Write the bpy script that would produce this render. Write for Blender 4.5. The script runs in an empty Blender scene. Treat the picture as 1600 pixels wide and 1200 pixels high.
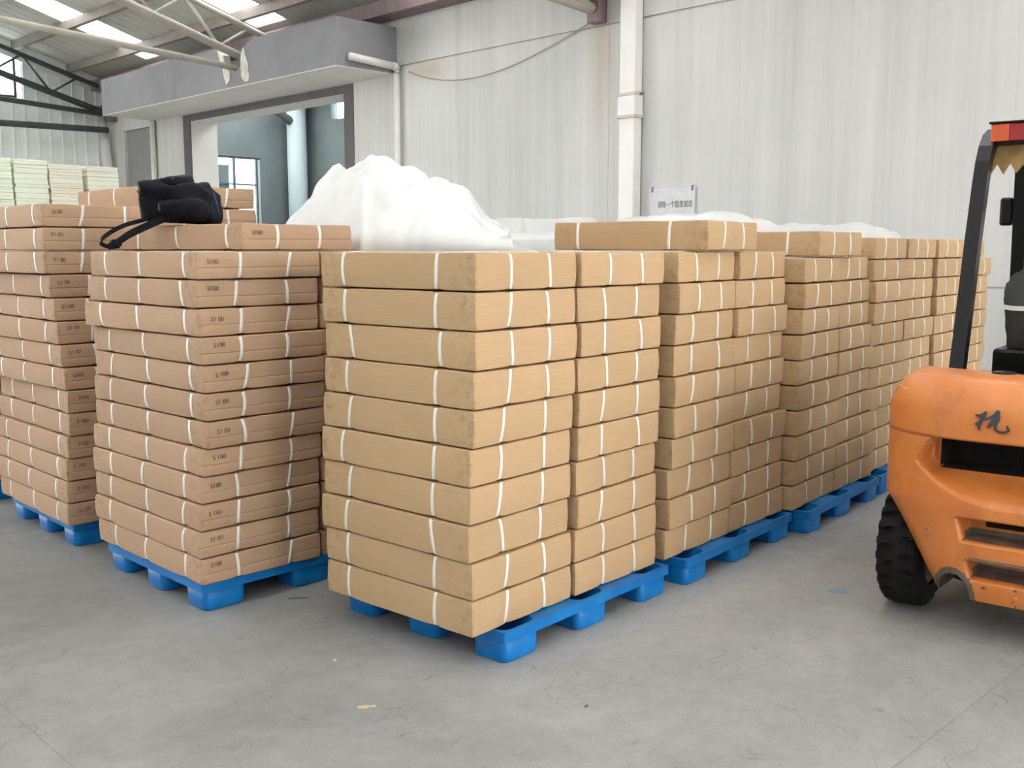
import bpy, bmesh, math, random
from mathutils import Vector, Matrix, noise
from mathutils.geometry import tessellate_polygon
random.seed(7)
SC = bpy.context.scene
COL = SC.collection
R_ = math.radians

# ------------------------------------------------------------------ camera
cam = bpy.data.cameras.new('camera')
cam.sensor_fit = 'HORIZONTAL'; cam.sensor_width = 36.0; cam.lens = 36.0 * 1600 / 1600
cam.clip_end = 300
cam_o = bpy.data.objects.new('camera', cam); COL.objects.link(cam_o)
cam_o.location = (0, 0, 1.65)
PITCH = math.atan((600 - 391) / 1600)
cam_o.rotation_euler = (math.pi / 2 - PITCH, 0, R_(-45))
SC.camera = cam_o

# ------------------------------------------------------------------ daylight
world = bpy.data.worlds.new('overcast_sky'); SC.world = world; world.use_nodes = True
_bg = world.node_tree.nodes['Background']
_bg.inputs[0].default_value = (1.0, 0.985, 0.995, 1); _bg.inputs[1].default_value = 9.2
SC.view_settings.view_transform = 'Standard'; SC.view_settings.look = 'None'
SC.view_settings.gamma = 1.0; SC.view_settings.use_curve_mapping = False
SC.view_settings.exposure = 0.0

# ------------------------------------------------------------------ helpers
def link(o, parent=None):
    COL.objects.link(o)
    if parent is not None: o.parent = parent
    return o

def empty(name, loc=(0, 0, 0), rz=0.0, parent=None):
    o = bpy.data.objects.new(name, None); o.location = loc; o.rotation_euler = (0, 0, rz)
    o.empty_display_size = 0.1
    return link(o, parent)

def tag(o, label, cat, group=None):
    o['label'] = label; o['category'] = cat
    if group: o['group'] = group
    return o

def struct(o):
    o['kind'] = 'structure'; return o

def mesh_obj(name, me, mat=None, parent=None, loc=(0, 0, 0), rot=(0, 0, 0)):
    o = bpy.data.objects.new(name, me)
    o.location = loc; o.rotation_euler = rot
    if mat is not None and len(me.materials) == 0: me.materials.append(mat)
    return link(o, parent)

def pyd(name, verts, faces, mat=None, smooth=False):
    me = bpy.data.meshes.new(name); me.from_pydata([tuple(v) for v in verts], [], faces); me.validate(); me.update()
    if mat: me.materials.append(mat)
    if smooth:
        for p in me.polygons: p.use_smooth = True
    return me

def from_bm(name, bm, mat=None, smooth=False):
    me = bpy.data.meshes.new(name); bmesh.ops.recalc_face_normals(bm, faces=bm.faces[:]); bm.to_mesh(me); bm.free()
    if mat: me.materials.append(mat)
    if smooth:
        for p in me.polygons: p.use_smooth = True
    return me

def bx(bm, x0, y0, z0, x1, y1, z1, bev=0.0, M=None):
    vs = [bm.verts.new((x, y, z)) for z in (z0, z1) for x, y in ((x0, y0), (x1, y0), (x1, y1), (x0, y1))]
    fs = [bm.faces.new([vs[i] for i in f]) for f in ((3, 2, 1, 0), (4, 5, 6, 7), (0, 1, 5, 4), (1, 2, 6, 5), (2, 3, 7, 6), (3, 0, 4, 7))]
    if bev > 0:
        es = list({e for f in fs for e in f.edges})
        r = bmesh.ops.bevel(bm, geom=es, offset=bev, segments=2, affect='EDGES', profile=0.5)
        vs = list({v for f in r['faces'] for v in f.verts} | {v for v in vs if v.is_valid})
    if M is not None: bmesh.ops.transform(bm, matrix=M, verts=vs)
    return vs

def box_mesh(name, x0, y0, z0, x1, y1, z1, mat=None, bev=0.0):
    bm = bmesh.new(); bx(bm, x0, y0, z0, x1, y1, z1, bev); return from_bm(name, bm, mat)

def tube_bm(bm, pts, r, n=10, cap=True):
    pts = [Vector(p) for p in pts]; rings = []
    up = Vector((0, 0, 1))
    for i, p in enumerate(pts):
        d = (pts[min(i + 1, len(pts) - 1)] - pts[max(i - 1, 0)]).normalized()
        a = d.cross(up)
        if a.length < 1e-3: a = d.cross(Vector((1, 0, 0)))
        a.normalize(); b = d.cross(a).normalized()
        rr = r[i] if isinstance(r, (list, tuple)) else r
        rings.append([bm.verts.new(p + (a * math.cos(t) + b * math.sin(t)) * rr) for t in [2 * math.pi * k / n for k in range(n)]])
    for A, B in zip(rings, rings[1:]):
        for k in range(n): bm.faces.new((A[k], A[(k + 1) % n], B[(k + 1) % n], B[k]))
    if cap:
        bm.faces.new(rings[0][::-1]); bm.faces.new(rings[-1])

def tube(name, pts, r, mat, parent=None, n=10, loc=(0, 0, 0)):
    bm = bmesh.new(); tube_bm(bm, pts, r, n)
    return mesh_obj(name, from_bm(name, bm, mat, smooth=True), None, parent, loc)

def ribbon(name, pts, sides, w, th, mat, parent=None):
    """flat band along pts; sides = list of width directions"""
    bm = bmesh.new(); rings = []
    for i, p in enumerate(pts):
        p = Vector(p); d = (Vector(pts[min(i + 1, len(pts) - 1)]) - Vector(pts[max(i - 1, 0)])).normalized()
        s = Vector(sides[i] if isinstance(sides, list) else sides); s = (s - d * s.dot(d)).normalized(); nn = d.cross(s)
        rings.append([bm.verts.new(p + s * a * w / 2 + nn * b * th / 2) for a, b in ((-1, -1), (1, -1), (1, 1), (-1, 1))])
    for A, B in zip(rings, rings[1:]):
        for k in range(4): bm.faces.new((A[k], A[(k + 1) % 4], B[(k + 1) % 4], B[k]))
    bm.faces.new(rings[0]); bm.faces.new(rings[-1])
    return mesh_obj(name, from_bm(name, bm, mat, smooth=False), None, parent)

def prism(name, pts, axis, a0, a1, mat):
    """extrude a 2-D outline along axis ('x': pts=(y,z), 'y': pts=(x,z), 'z': pts=(x,y))"""
    f = {'x': lambda p, a: (a, p[0], p[1]), 'y': lambda p, a: (p[0], a, p[1]), 'z': lambda p, a: (p[0], p[1], a)}[axis]
    bm = bmesh.new()
    A = [bm.verts.new(f(p, a0)) for p in pts]; B = [bm.verts.new(f(p, a1)) for p in pts]; n = len(pts)
    fs = [bm.faces.new(A), bm.faces.new(B[::-1])]
    for k in range(n): bm.faces.new((A[k], B[k], B[(k + 1) % n], A[(k + 1) % n]))
    bmesh.ops.delete(bm, geom=fs, context='FACES_ONLY')
    for t in tessellate_polygon([[Vector((p[0], p[1], 0)) for p in pts]]):
        bm.faces.new([A[i] for i in t]); bm.faces.new([B[i] for i in t][::-1])
    return from_bm(name, bm, mat)

# ------------------------------------------------------------------ materials
def new_mat(name):
    m = bpy.data.materials.new(name); m.use_nodes = True
    nt = m.node_tree; b = nt.nodes['Principled BSDF']
    return m, nt, b

def N(nt, t, **kw):
    n = nt.nodes.new(t)
    for k, v in kw.items():
        if k.startswith('i_'): n.inputs[k[2:].replace('_', ' ')].default_value = v
        else: setattr(n, k, v)
    return n

def ramp(nt, fac, stops):
    r = nt.nodes.new('ShaderNodeValToRGB'); e = r.color_ramp.elements
    while len(e) < len(stops): e.new(0.5)
    for el, (p, c) in zip(e, stops):
        el.position = p; el.color = (*c, 1) if len(c) == 3 else c
    nt.links.new(fac, r.inputs[0]); return r.outputs[0]

ALB = 0.85      # one scale for all paint and paper colours
def srgb(r, g, b):
    f = lambda c: (c / 255 / 12.92) if c / 255 <= 0.04045 else ((c / 255 + 0.055) / 1.055) ** 2.4
    return (f(r) * ALB, f(g) * ALB, f(b) * ALB)

def coords(nt, space='Object', scale=(1, 1, 1)):
    tc = nt.nodes.new('ShaderNodeTexCoord'); mp = nt.nodes.new('ShaderNodeMapping')
    mp.inputs['Scale'].default_value = scale
    if space == 'World':
        g = nt.nodes.new('ShaderNodeNewGeometry'); nt.links.new(g.outputs['Position'], mp.inputs[0])
    else: nt.links.new(tc.outputs[space], mp.inputs[0])
    return mp.outputs[0]

def noise_n(nt, vec, scale, detail=4, rough=0.55, dist=0.0):
    n = N(nt, 'ShaderNodeTexNoise'); n.inputs['Scale'].default_value = scale; n.inputs['Detail'].default_value = detail
    n.inputs['Roughness'].default_value = rough; n.inputs['Distortion'].default_value = dist
    nt.links.new(vec, n.inputs['Vector']); return n.outputs[0]

def mixc(nt, fac, a, b, mode='MIX'):
    m = N(nt, 'ShaderNodeMix', data_type='RGBA', blend_type=mode)
    for sock, v in ((m.inputs[0], fac), (m.inputs[6], a), (m.inputs[7], b)):
        if isinstance(v, (int, float)): sock.default_value = v
        elif isinstance(v, tuple): sock.default_value = (*v, 1) if len(v) == 3 else v
        else: nt.links.new(v, sock)
    return m.outputs[2]

def bump(nt, b, h, strength=0.2, dist=0.01):
    n = N(nt, 'ShaderNodeBump'); n.inputs['Strength'].default_value = strength; n.inputs['Distance'].default_value = dist
    nt.links.new(h, n.inputs['Height']); nt.links.new(n.outputs[0], b.inputs['Normal'])

def simple(name, col, rough=0.5, metal=0.0, var=0.12, scale=6.0, bmp=0.0, bscale=60, space='Object', spec=0.5):
    m, nt, b = new_mat(name)
    v = coords(nt, space)
    f = noise_n(nt, v, scale, 5)
    lo = tuple(max(0, c * (1 - var)) for c in col); hi = tuple(min(1, c * (1 + var)) for c in col)
    nt.links.new(ramp(nt, f, [(0.3, lo), (0.7, hi)]), b.inputs['Base Color'])
    b.inputs['Specular IOR Level'].default_value = spec; b.inputs['Roughness'].default_value = rough; b.inputs['Metallic'].default_value = metal
    if bmp: bump(nt, b, noise_n(nt, v, bscale, 3), bmp, 0.004)
    return m

def cardboard(name, col, dark, half):
    m, nt, b = new_mat(name)
    v = coords(nt)
    oi = N(nt, 'ShaderNodeObjectInfo')
    vv = N(nt, 'ShaderNodeVectorMath', operation='ADD'); nt.links.new(v, vv.inputs[0])
    sc = N(nt, 'ShaderNodeMath', operation='MULTIPLY'); sc.inputs[1].default_value = 37.0; nt.links.new(oi.outputs['Random'], sc.inputs[0])
    nt.links.new(sc.outputs[0], vv.inputs[1]); v2 = vv.outputs[0]
    big = noise_n(nt, v2, 3.5, 4, 0.6)
    c = mixc(nt, big, tuple(x * 0.93 for x in col), tuple(min(1, x * 1.06) for x in col))
    rb = N(nt, 'ShaderNodeMapRange'); rb.inputs[3].default_value = 0.93; rb.inputs[4].default_value = 1.05
    nt.links.new(oi.outputs['Random'], rb.inputs[0])
    c = mixc(nt, 1.0, c, rb.outputs[0], 'MULTIPLY')
    # handling smudges near both ends of the long side
    sx = N(nt, 'ShaderNodeSeparateXYZ'); nt.links.new(coords(nt), sx.inputs[0])
    ab = N(nt, 'ShaderNodeMath', operation='ABSOLUTE'); nt.links.new(sx.outputs[1], ab.inputs[0])
    mr = N(nt, 'ShaderNodeMapRange', interpolation_type='SMOOTHSTEP'); mr.inputs[1].default_value = half * 0.55; mr.inputs[2].default_value = half
    nt.links.new(ab.outputs[0], mr.inputs[0])
    abx = N(nt, 'ShaderNodeMath', operation='ABSOLUTE'); nt.links.new(sx.outputs[0], abx.inputs[0])
    gx = N(nt, 'ShaderNodeMath', operation='GREATER_THAN'); gx.inputs[1].default_value = 0.305; nt.links.new(abx.outputs[0], gx.inputs[0])
    mrx = N(nt, 'ShaderNodeMath', operation='MULTIPLY'); nt.links.new(mr.outputs[0], mrx.inputs[0]); nt.links.new(gx.outputs[0], mrx.inputs[1])
    sm = noise_n(nt, v2, 26, 3, 0.6)
    smr = ramp(nt, sm, [(0.50, (0, 0, 0)), (0.72, (1, 1, 1))])
    mu = N(nt, 'ShaderNodeMath', operation='MULTIPLY'); nt.links.new(mrx.outputs[0], mu.inputs[0]); nt.links.new(smr, mu.inputs[1])
    mu2 = N(nt, 'ShaderNodeMath', operation='MULTIPLY'); mu2.inputs[1].default_value = 0.40; nt.links.new(mu.outputs[0], mu2.inputs[0])
    c = mixc(nt, mu2.outputs[0], c, dark)
    # fine horizontal fibre lines of the corrugated board
    fib = noise_n(nt, coords(nt, scale=(6, 6, 260)), 1.0, 2)
    c = mixc(nt, 0.10, c, ramp(nt, fib, [(0.35, (0.3, 0.3, 0.3)), (0.65, (1, 1, 1))]), 'MULTIPLY')
    nt.links.new(c, b.inputs['Base Color']); b.inputs['Roughness'].default_value = 0.82
    b.inputs['Specular IOR Level'].default_value = 0.25
    hs = N(nt, 'ShaderNodeMath', operation='MULTIPLY'); nt.links.new(mu.outputs[0], hs.inputs[0]); hs.inputs[1].default_value = -1.0
    ha = N(nt, 'ShaderNodeMath', operation='ADD'); nt.links.new(hs.outputs[0], ha.inputs[0]); nt.links.new(noise_n(nt, v2, 9, 4), ha.inputs[1])
    bump(nt, b, ha.outputs[0], 0.35, 0.006)
    return m

M_TAN = cardboard('tan_cardboard', srgb(193, 162, 123), srgb(138, 107, 72), 0.44)
M_PINK = cardboard('brown_cardboard', srgb(190, 158, 128), srgb(134, 103, 78), 0.54)
M_STRAP = simple('white_strap', srgb(236, 233, 224), 0.45, var=0.05, scale=20)
M_STAMP = None
def stamp_mat():
    m, nt, b = new_mat('stamp_ink')
    nt.links.new(ramp(nt, noise_n(nt, coords(nt), 60, 2), [(0.35, srgb(70, 48, 52)), (0.7, srgb(150, 116, 96))]), b.inputs['Base Color'])
    b.inputs['Roughness'].default_value = 0.9
    return m
M_STAMP = stamp_mat()
def pallet_mat():
    m, nt, b = new_mat('blue_plastic')
    v = coords(nt)
    c = ramp(nt, noise_n(nt, v, 5, 5, 0.65), [(0.3, srgb(2, 100, 170)), (0.6, srgb(6, 119, 192)), (0.8, srgb(36, 140, 200))])
    nt.links.new(c, b.inputs['Base Color']); b.inputs['Roughness'].default_value = 0.42; b.inputs['Specular IOR Level'].default_value = 0.3
    bump(nt, b, noise_n(nt, v, 120, 2), 0.06, 0.002)
    return m
M_PALLET = pallet_mat()

def floor_mat():
    m, nt, b = new_mat('worn_concrete_floor')
    v = coords(nt, 'World')
    big = noise_n(nt, v, 0.55, 5, 0.6, 0.4)
    c = ramp(nt, big, [(0.28, srgb(140, 140, 138)), (0.5, srgb(164, 164, 161)), (0.75, srgb(180, 180, 175))])
    fine = noise_n(nt, v, 9, 6, 0.7)
    c = mixc(nt, 0.5, c, ramp(nt, fine, [(0.3, (0.72, 0.72, 0.72)), (0.7, (1.12, 1.12, 1.12))]), 'MULTIPLY')
    speck = noise_n(nt, v, 160, 2, 0.6)
    c = mixc(nt, 0.35, c, ramp(nt, speck, [(0.36, (0.55, 0.55, 0.55)), (0.5, (1, 1, 1))]), 'MULTIPLY')
    # shade painted into the floor colour along the left block of stacks, ragged edge
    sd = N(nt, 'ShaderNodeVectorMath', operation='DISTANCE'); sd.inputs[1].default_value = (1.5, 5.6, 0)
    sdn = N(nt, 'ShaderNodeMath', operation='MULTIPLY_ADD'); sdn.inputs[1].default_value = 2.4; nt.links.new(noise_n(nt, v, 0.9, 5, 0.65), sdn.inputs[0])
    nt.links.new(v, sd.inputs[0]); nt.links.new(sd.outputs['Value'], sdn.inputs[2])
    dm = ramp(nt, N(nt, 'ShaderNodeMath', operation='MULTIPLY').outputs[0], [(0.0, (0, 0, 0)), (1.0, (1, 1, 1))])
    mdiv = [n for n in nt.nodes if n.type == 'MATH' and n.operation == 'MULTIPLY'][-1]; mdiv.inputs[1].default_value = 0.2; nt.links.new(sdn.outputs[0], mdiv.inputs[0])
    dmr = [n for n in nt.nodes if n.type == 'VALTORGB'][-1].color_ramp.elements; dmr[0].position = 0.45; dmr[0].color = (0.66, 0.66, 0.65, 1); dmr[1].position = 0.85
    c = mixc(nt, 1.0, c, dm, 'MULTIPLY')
    # hairline curved tyre marks, running in bands
    wv = N(nt, 'ShaderNodeVectorMath', operation='ADD')
    nz = N(nt, 'ShaderNodeTexNoise'); nz.inputs['Scale'].default_value = 3.2; nz.inputs['Detail'].default_value = 3
    nt.links.new(v, nz.inputs['Vector'])
    sv = N(nt, 'ShaderNodeVectorMath', operation='SCALE'); sv.inputs['Scale'].default_value = 0.55
    nt.links.new(nz.outputs[1], sv.inputs[0]); nt.links.new(v, wv.inputs[0]); nt.links.new(sv.outputs[0], wv.inputs[1])
    mp = N(nt, 'ShaderNodeMapping'); mp.inputs['Rotation'].default_value = (0, 0, R_(20)); mp.inputs['Scale'].default_value = (4.0, 9.5, 1)
    nt.links.new(wv.outputs[0], mp.inputs[0])
    vo = N(nt, 'ShaderNodeTexVoronoi', feature='DISTANCE_TO_EDGE', voronoi_dimensions='2D'); vo.inputs['Scale'].default_value = 1.0
    nt.links.new(mp.outputs[0], vo.inputs['Vector'])
    ln = ramp(nt, vo.outputs[0], [(0.0, (1, 1, 1)), (0.03, (0, 0, 0))])
    msk = ramp(nt, noise_n(nt, v, 2.6, 4, 0.7), [(0.47, (0, 0, 0)), (0.60, (1, 1, 1))])
    lm = mixc(nt, 1.0, ln, msk, 'MULTIPLY')
    lmf = N(nt, 'ShaderNodeMath', operation='MULTIPLY'); lmf.inputs[1].default_value = 0.42; nt.links.new(lm, lmf.inputs[0])
    c = mixc(nt, lmf.outputs[0], c, srgb(76, 76, 76))
    nt.links.new(c, b.inputs['Base Color'])
    rr = ramp(nt, big, [(0.3, (0.62, 0.62, 0.62)), (0.7, (0.5, 0.5, 0.5))]); nt.links.new(rr, b.inputs['Roughness'])
    b.inputs['Specular IOR Level'].default_value = 0.35
    bump(nt, b, fine, 0.08, 0.004)
    return m
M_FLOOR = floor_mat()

def wall_mat():
    m, nt, b = new_mat('streaked_concrete_wall')
    st = noise_n(nt, coords(nt, 'World', (3.2, 3.2, 0.12)), 1.0, 6, 0.65)
    st2 = noise_n(nt, coords(nt, 'World', (14, 14, 0.25)), 1.0, 4, 0.6)
    bl = noise_n(nt, coords(nt, 'World'), 0.7, 5, 0.6)
    c = ramp(nt, st, [(0.28, srgb(190, 190, 186)), (0.5, srgb(206, 206, 202)), (0.72, srgb(214, 214, 209))])
    c = mixc(nt, 0.16, c, ramp(nt, st2, [(0.3, (0.78, 0.78, 0.78)), (0.6, (1.04, 1.04, 1.04))]), 'MULTIPLY')
    c = mixc(nt, 0.3, c, ramp(nt, bl, [(0.3, (0.8, 0.8, 0.8)), (0.7, (1.08, 1.08, 1.08))]), 'MULTIPLY')
    # rust runs below the truss seat and a rusty blotch under the seam
    sx = N(nt, 'ShaderNodeSeparateXYZ'); nt.links.new(coords(nt, 'World'), sx.inputs[0])
    def near(out, centre, width):
        s = N(nt, 'ShaderNodeMath', operation='SUBTRACT'); s.inputs[1].default_value = centre; nt.links.new(out, s.inputs[0])
        a = N(nt, 'ShaderNodeMath', operation='ABSOLUTE'); nt.links.new(s.outputs[0], a.inputs[0])
        r = N(nt, 'ShaderNodeMapRange', interpolation_type='SMOOTHSTEP'); r.inputs[1].default_value = width; r.inputs[2].default_value = 0.0
        r.inputs[3].default_value = 0; r.inputs[4].default_value = 1; nt.links.new(a.outputs[0], r.inputs[0]); return r.outputs[0]
    def mul(a, bb):
        q = N(nt, 'ShaderNodeMath', operation='MULTIPLY')
        for s, x in zip(q.inputs, (a, bb)):
            if isinstance(x, float): s.default_value = x
            else: nt.links.new(x, s)
        return q.outputs[0]
    stx = ramp(nt, noise_n(nt, coords(nt, 'World', (9, 9, 0.3)), 1.0, 4), [(0.35, (0.2, 0.2, 0.2)), (0.6, (1, 1, 1))])
    f1 = mul(mul(mul(near(sx.outputs[1], 9.1, 0.32), near(sx.outputs[2], 4.55, 2.0)), stx), 0.6)
    f2 = mul(mul(mul(near(sx.outputs[1], 12.6, 0.75), near(sx.outputs[2], 4.45, 0.22)), ramp(nt, noise_n(nt, coords(nt, 'World'), 3, 4), [(0.3, (0.3, 0.3, 0.3)), (0.6, (1, 1, 1))])), 0.5)
    c = mixc(nt, f1, c, srgb(176, 148, 118)); c = mixc(nt, f2, c, srgb(178, 150, 104))
    nt.links.new(c, b.inputs['Base Color']); b.inputs['Roughness'].default_value = 0.85
    bump(nt, b, st2, 0.05, 0.01)
    return m
M_WALL = wall_mat()
M_CONC = simple('grey_plaster', srgb(134, 134, 136), 0.85, var=0.07, scale=2.5, bmp=0.1)
M_SOFFIT = simple('pale_soffit_plaster', srgb(226, 224, 216), 0.85, var=0.05, scale=2)
M_BROKEN = simple('broken_concrete', srgb(196, 196, 184), 0.95, var=0.3, scale=9, bmp=0.8, bscale=25)
M_FRAME = simple('dark_grey_frame', srgb(96, 92, 94), 0.7, var=0.1, scale=4)
M_DOORP = simple('grey_door_paint', srgb(150, 149, 147), 0.8, var=0.06, scale=3)
M_PVC = simple('white_pvc', srgb(228, 227, 220), 0.4, var=0.04, scale=5)
M_STEELBR = simple('mauve_painted_steel', srgb(126, 108, 108), 0.6, var=0.15, scale=5)
M_PIPE = simple('cream_painted_pipe', srgb(196, 190, 178), 0.5, var=0.08, scale=5)
M_DKSTEEL = simple('dark_green_steel', srgb(78, 86, 84), 0.6, var=0.15, scale=5)
M_ROOF = simple('grey_roof_sheet', srgb(188, 186, 178), 0.7, var=0.05, scale=1.2)
M_PURLIN = simple('purlin_steel', srgb(140, 130, 122), 0.5, 0.2, var=0.12, scale=4)
M_SIDING = simple('blue_grey_siding', (0.72, 0.76, 0.73), 0.5, var=0.08, scale=2)
M_BLUEWALL = simple('blue_grey_paint', srgb(106, 116, 116), 0.8, var=0.1, scale=2)
M_PALEBLUE = simple('pale_blue_paint', srgb(170, 186, 188), 0.7, var=0.05, scale=2)
M_FOAM = simple('cream_foam', (0.90, 0.91, 0.74), 0.8, var=0.03, scale=3)
M_BLACK = simple('black_paint', srgb(11, 11, 12), 0.3, var=0.3, scale=8, spec=0.22)
M_RUBBER = simple('tyre_rubber', srgb(24, 24, 24), 0.75, var=0.25, scale=9, bmp=0.2, spec=0.2)
M_DARK = simple('dark_recess', srgb(12, 11, 11), 0.9, var=0.3)
M_GREYVINYL = simple('grey_vinyl', srgb(70, 72, 70), 0.55, var=0.15, scale=12, bmp=0.15, spec=0.25)
M_PIPING = simple('grey_piping', srgb(140, 146, 146), 0.5, var=0.1)
M_RED = simple('red_lens', srgb(150, 24, 30), 0.15, var=0.1)
M_AMBER = simple('amber_lens', srgb(206, 84, 40), 0.15, var=0.1)
M_TORN = simple('torn_tan_cover', srgb(156, 126, 74), 0.8, var=0.3, scale=14, bmp=0.3)
M_SIGN = simple('worn_sign_board', srgb(206, 206, 206), 0.5, var=0.06, scale=12)
M_SIGNINK = simple('grey_sign_lettering', srgb(96, 98, 98), 0.8, var=0.2, scale=30)
M_WIRE = simple('grey_cable', srgb(150, 142, 132), 0.7)
def cloth_mat():
    m, nt, b = new_mat('black_nylon')
    v = coords(nt)
    nt.links.new(ramp(nt, noise_n(nt, v, 14, 4), [(0.3, srgb(8, 8, 12)), (0.7, srgb(20, 20, 27))]), b.inputs['Base Color'])
    b.inputs['Roughness'].default_value = 0.6; b.inputs['Specular IOR Level'].default_value = 0.12
    bump(nt, b, noise_n(nt, v, 18, 4), 0.5, 0.012); return m
M_CLOTH = cloth_mat()
def plastic_mat():
    m, nt, b = new_mat('milky_plastic_film')
    v = coords(nt)
    c = ramp(nt, noise_n(nt, v, 3, 4), [(0.3, srgb(240, 241, 236)), (0.7, srgb(254, 254, 253))])
    nt.links.new(c, b.inputs['Base Color']); b.inputs['Roughness'].default_value = 0.28
    bump(nt, b, noise_n(nt, v, 11, 5, 0.6), 0.25, 0.02)
    tr = N(nt, 'ShaderNodeBsdfTranslucent'); tr.inputs[0].default_value = (0.95, 0.96, 0.95, 1)
    mx = N(nt, 'ShaderNodeMixShader'); mx.inputs[0].default_value = 0.3
    nt.links.new(b.outputs[0], mx.inputs[1]); nt.links.new(tr.outputs[0], mx.inputs[2])
    nt.links.new(mx.outputs[0], nt.nodes['Material Output'].inputs[0]); return m
M_FILM = plastic_mat()
def pane_mat(name, tint, solid):
    m, nt, b = new_mat(name)
    b.inputs['Base Color'].default_value = (0.85, 0.88, 0.86, 1); b.inputs['Roughness'].default_value = 0.5
    nt.links.new(ramp(nt, noise_n(nt, coords(nt), 4, 3), [(0.3, tuple(0.8 * t for t in tint)), (0.7, tint)]), b.inputs['Base Color'])
    t = N(nt, 'ShaderNodeBsdfTransparent'); t.inputs[0].default_value = (*tint, 1)
    mx = N(nt, 'ShaderNodeMixShader'); mx.inputs[0].default_value = solid
    nt.links.new(t.outputs[0], mx.inputs[1]); nt.links.new(b.outputs[0], mx.inputs[2])
    nt.links.new(mx.outputs[0], nt.nodes['Material Output'].inputs[0]); return m
M_SKYL = pane_mat('fibreglass_skylight', (0.97, 0.98, 0.98), 0.12)
M_PANE = pane_mat('window_glass', (0.86, 0.95, 0.97), 0.08)
M_CREAMPANE = pane_mat('cream_translucent_panel', (0.92, 0.88, 0.70), 0.35)
def orange_mat():
    m, nt, b = new_mat('scuffed_orange_paint')
    v = coords(nt)
    c = ramp(nt, noise_n(nt, v, 3.5, 6, 0.65), [(0.28, srgb(206, 116, 52)), (0.55, srgb(220, 134, 66)), (0.78, srgb(228, 152, 92))])
    sx = N(nt, 'ShaderNodeSeparateXYZ'); nt.links.new(v, sx.inputs[0])
    # chipped paint, more of it low down and at the corner
    ch = noise_n(nt, coords(nt, scale=(1, 1, 2.2)), 17, 5, 0.7)
    lo = N(nt, 'ShaderNodeMapRange'); lo.inputs[1].default_value = 0.9; lo.inputs[2].default_value = 0.15; lo.inputs[3].default_value = -0.09; lo.inputs[4].default_value = 0.055
    nt.links.new(sx.outputs[2], lo.inputs[0])
    ad = N(nt, 'ShaderNodeMath', operation='ADD'); nt.links.new(ch, ad.inputs[0]); nt.links.new(lo.outputs[0], ad.inputs[1])
    chip = ramp(nt, ad.outputs[0], [(0.665, (0, 0, 0)), (0.68, (1, 1, 1))])
    gr = ramp(nt, noise_n(nt, v, 30, 3), [(0.4, srgb(70, 60, 52)), (0.6, srgb(200, 192, 176))])
    c = mixc(nt, chip, c, gr)
    # grime
    g = ramp(nt, noise_n(nt, coords(nt, scale=(1, 1, 0.7)), 5, 5, 0.7), [(0.52, (0, 0, 0)), (0.8, (0.6, 0.6, 0.6))])
    c = mixc(nt, g, c, srgb(136, 76, 42))
    # long scratches
    w = noise_n(nt, coords(nt, scale=(2, 2, 60)), 1.6, 2, 0.5, 0.6)
    sc = ramp(nt, w, [(0.735, (0, 0, 0)), (0.75, (0.7, 0.7, 0.7))])
    c = mixc(nt, sc, c, srgb(222, 180, 140))
    nt.links.new(c, b.inputs['Base Color']); b.inputs['Roughness'].default_value = 0.38
    bump(nt, b, ch, 0.06, 0.004)
    return m
M_ORANGE = orange_mat()
M_GRIME = simple('greasy_steel', srgb(104, 92, 82), 0.6, var=0.3, scale=14, bmp=0.3)

# ------------------------------------------------------------------ setting: floor
floor = struct(mesh_obj('floor', box_mesh('floor', -12, -8, -0.30, 17, 25, -0.055, M_DARK)))
XJ = [-12, -3.7, 1.2, 6.15, 10.8, 17]; YJ = [-8, -3.5, 1.33, 6.235, 11.1, 16.0, 20.9, 25]
for i in range(len(XJ) - 1):
    for j in range(len(YJ) - 1):
        g = 0.0015
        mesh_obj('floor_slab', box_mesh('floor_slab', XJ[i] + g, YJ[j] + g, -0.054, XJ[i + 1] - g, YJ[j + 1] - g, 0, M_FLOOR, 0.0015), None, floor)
# sealed joints between the slabs
M_JOINT = simple('joint_sealant', srgb(130, 130, 126), 0.9, var=0.15)
for x in XJ[1:-1]: mesh_obj('joint_filler', box_mesh('joint_filler', x - 0.006, -8, -0.054, x + 0.006, 25, -0.0012, M_JOINT), None, floor)
for y in YJ[1:-1]: mesh_obj('joint_filler', box_mesh('joint_filler', -12, y - 0.006, -0.054, 17, y + 0.006, -0.0012, M_JOINT), None, floor)

# ------------------------------------------------------------------ setting: concrete wall with door opening
XW = 10.8
wall = struct(mesh_obj('wall_back', box_mesh('wall_back', XW + 0.03, -7.9, 0, XW + 0.28, 14.63, 5.55, M_WALL)))
zc = [0, 0.414, 1.27, 4.60, 5.58]
ysegs = [-7.9, -4.6, 2.2, 8.98, 14.63]
for a, b in zip(zc, zc[1:]):
    for y0, y1 in zip(ysegs, ysegs[1:]):
        mesh_obj('wall_panel', box_mesh('wall_panel', XW, y0 + 0.001, a + (0.012 if a else 0), XW + 0.06, y1 - 0.001, b - 0.012, M_WALL, 0.004), None, wall)
for y0, y1, a, b in ((20.65, 22.05, 0, 5.58), (23.5, 24.4, 0, 5.58), (22.05, 23.5, 4.38, 5.58), (14.63, 20.65, 4.47, 5.58)):
    mesh_obj('wall_panel', box_mesh('wall_panel', XW, y0, a, XW + 0.3, y1, b, M_WALL, 0.004), None, wall)
door2 = struct(mesh_obj('door_2', box_mesh('door_2', XW + 0.07, 22.05, 0, XW + 0.13, 23.5, 4.38, M_DOORP)))
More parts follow.
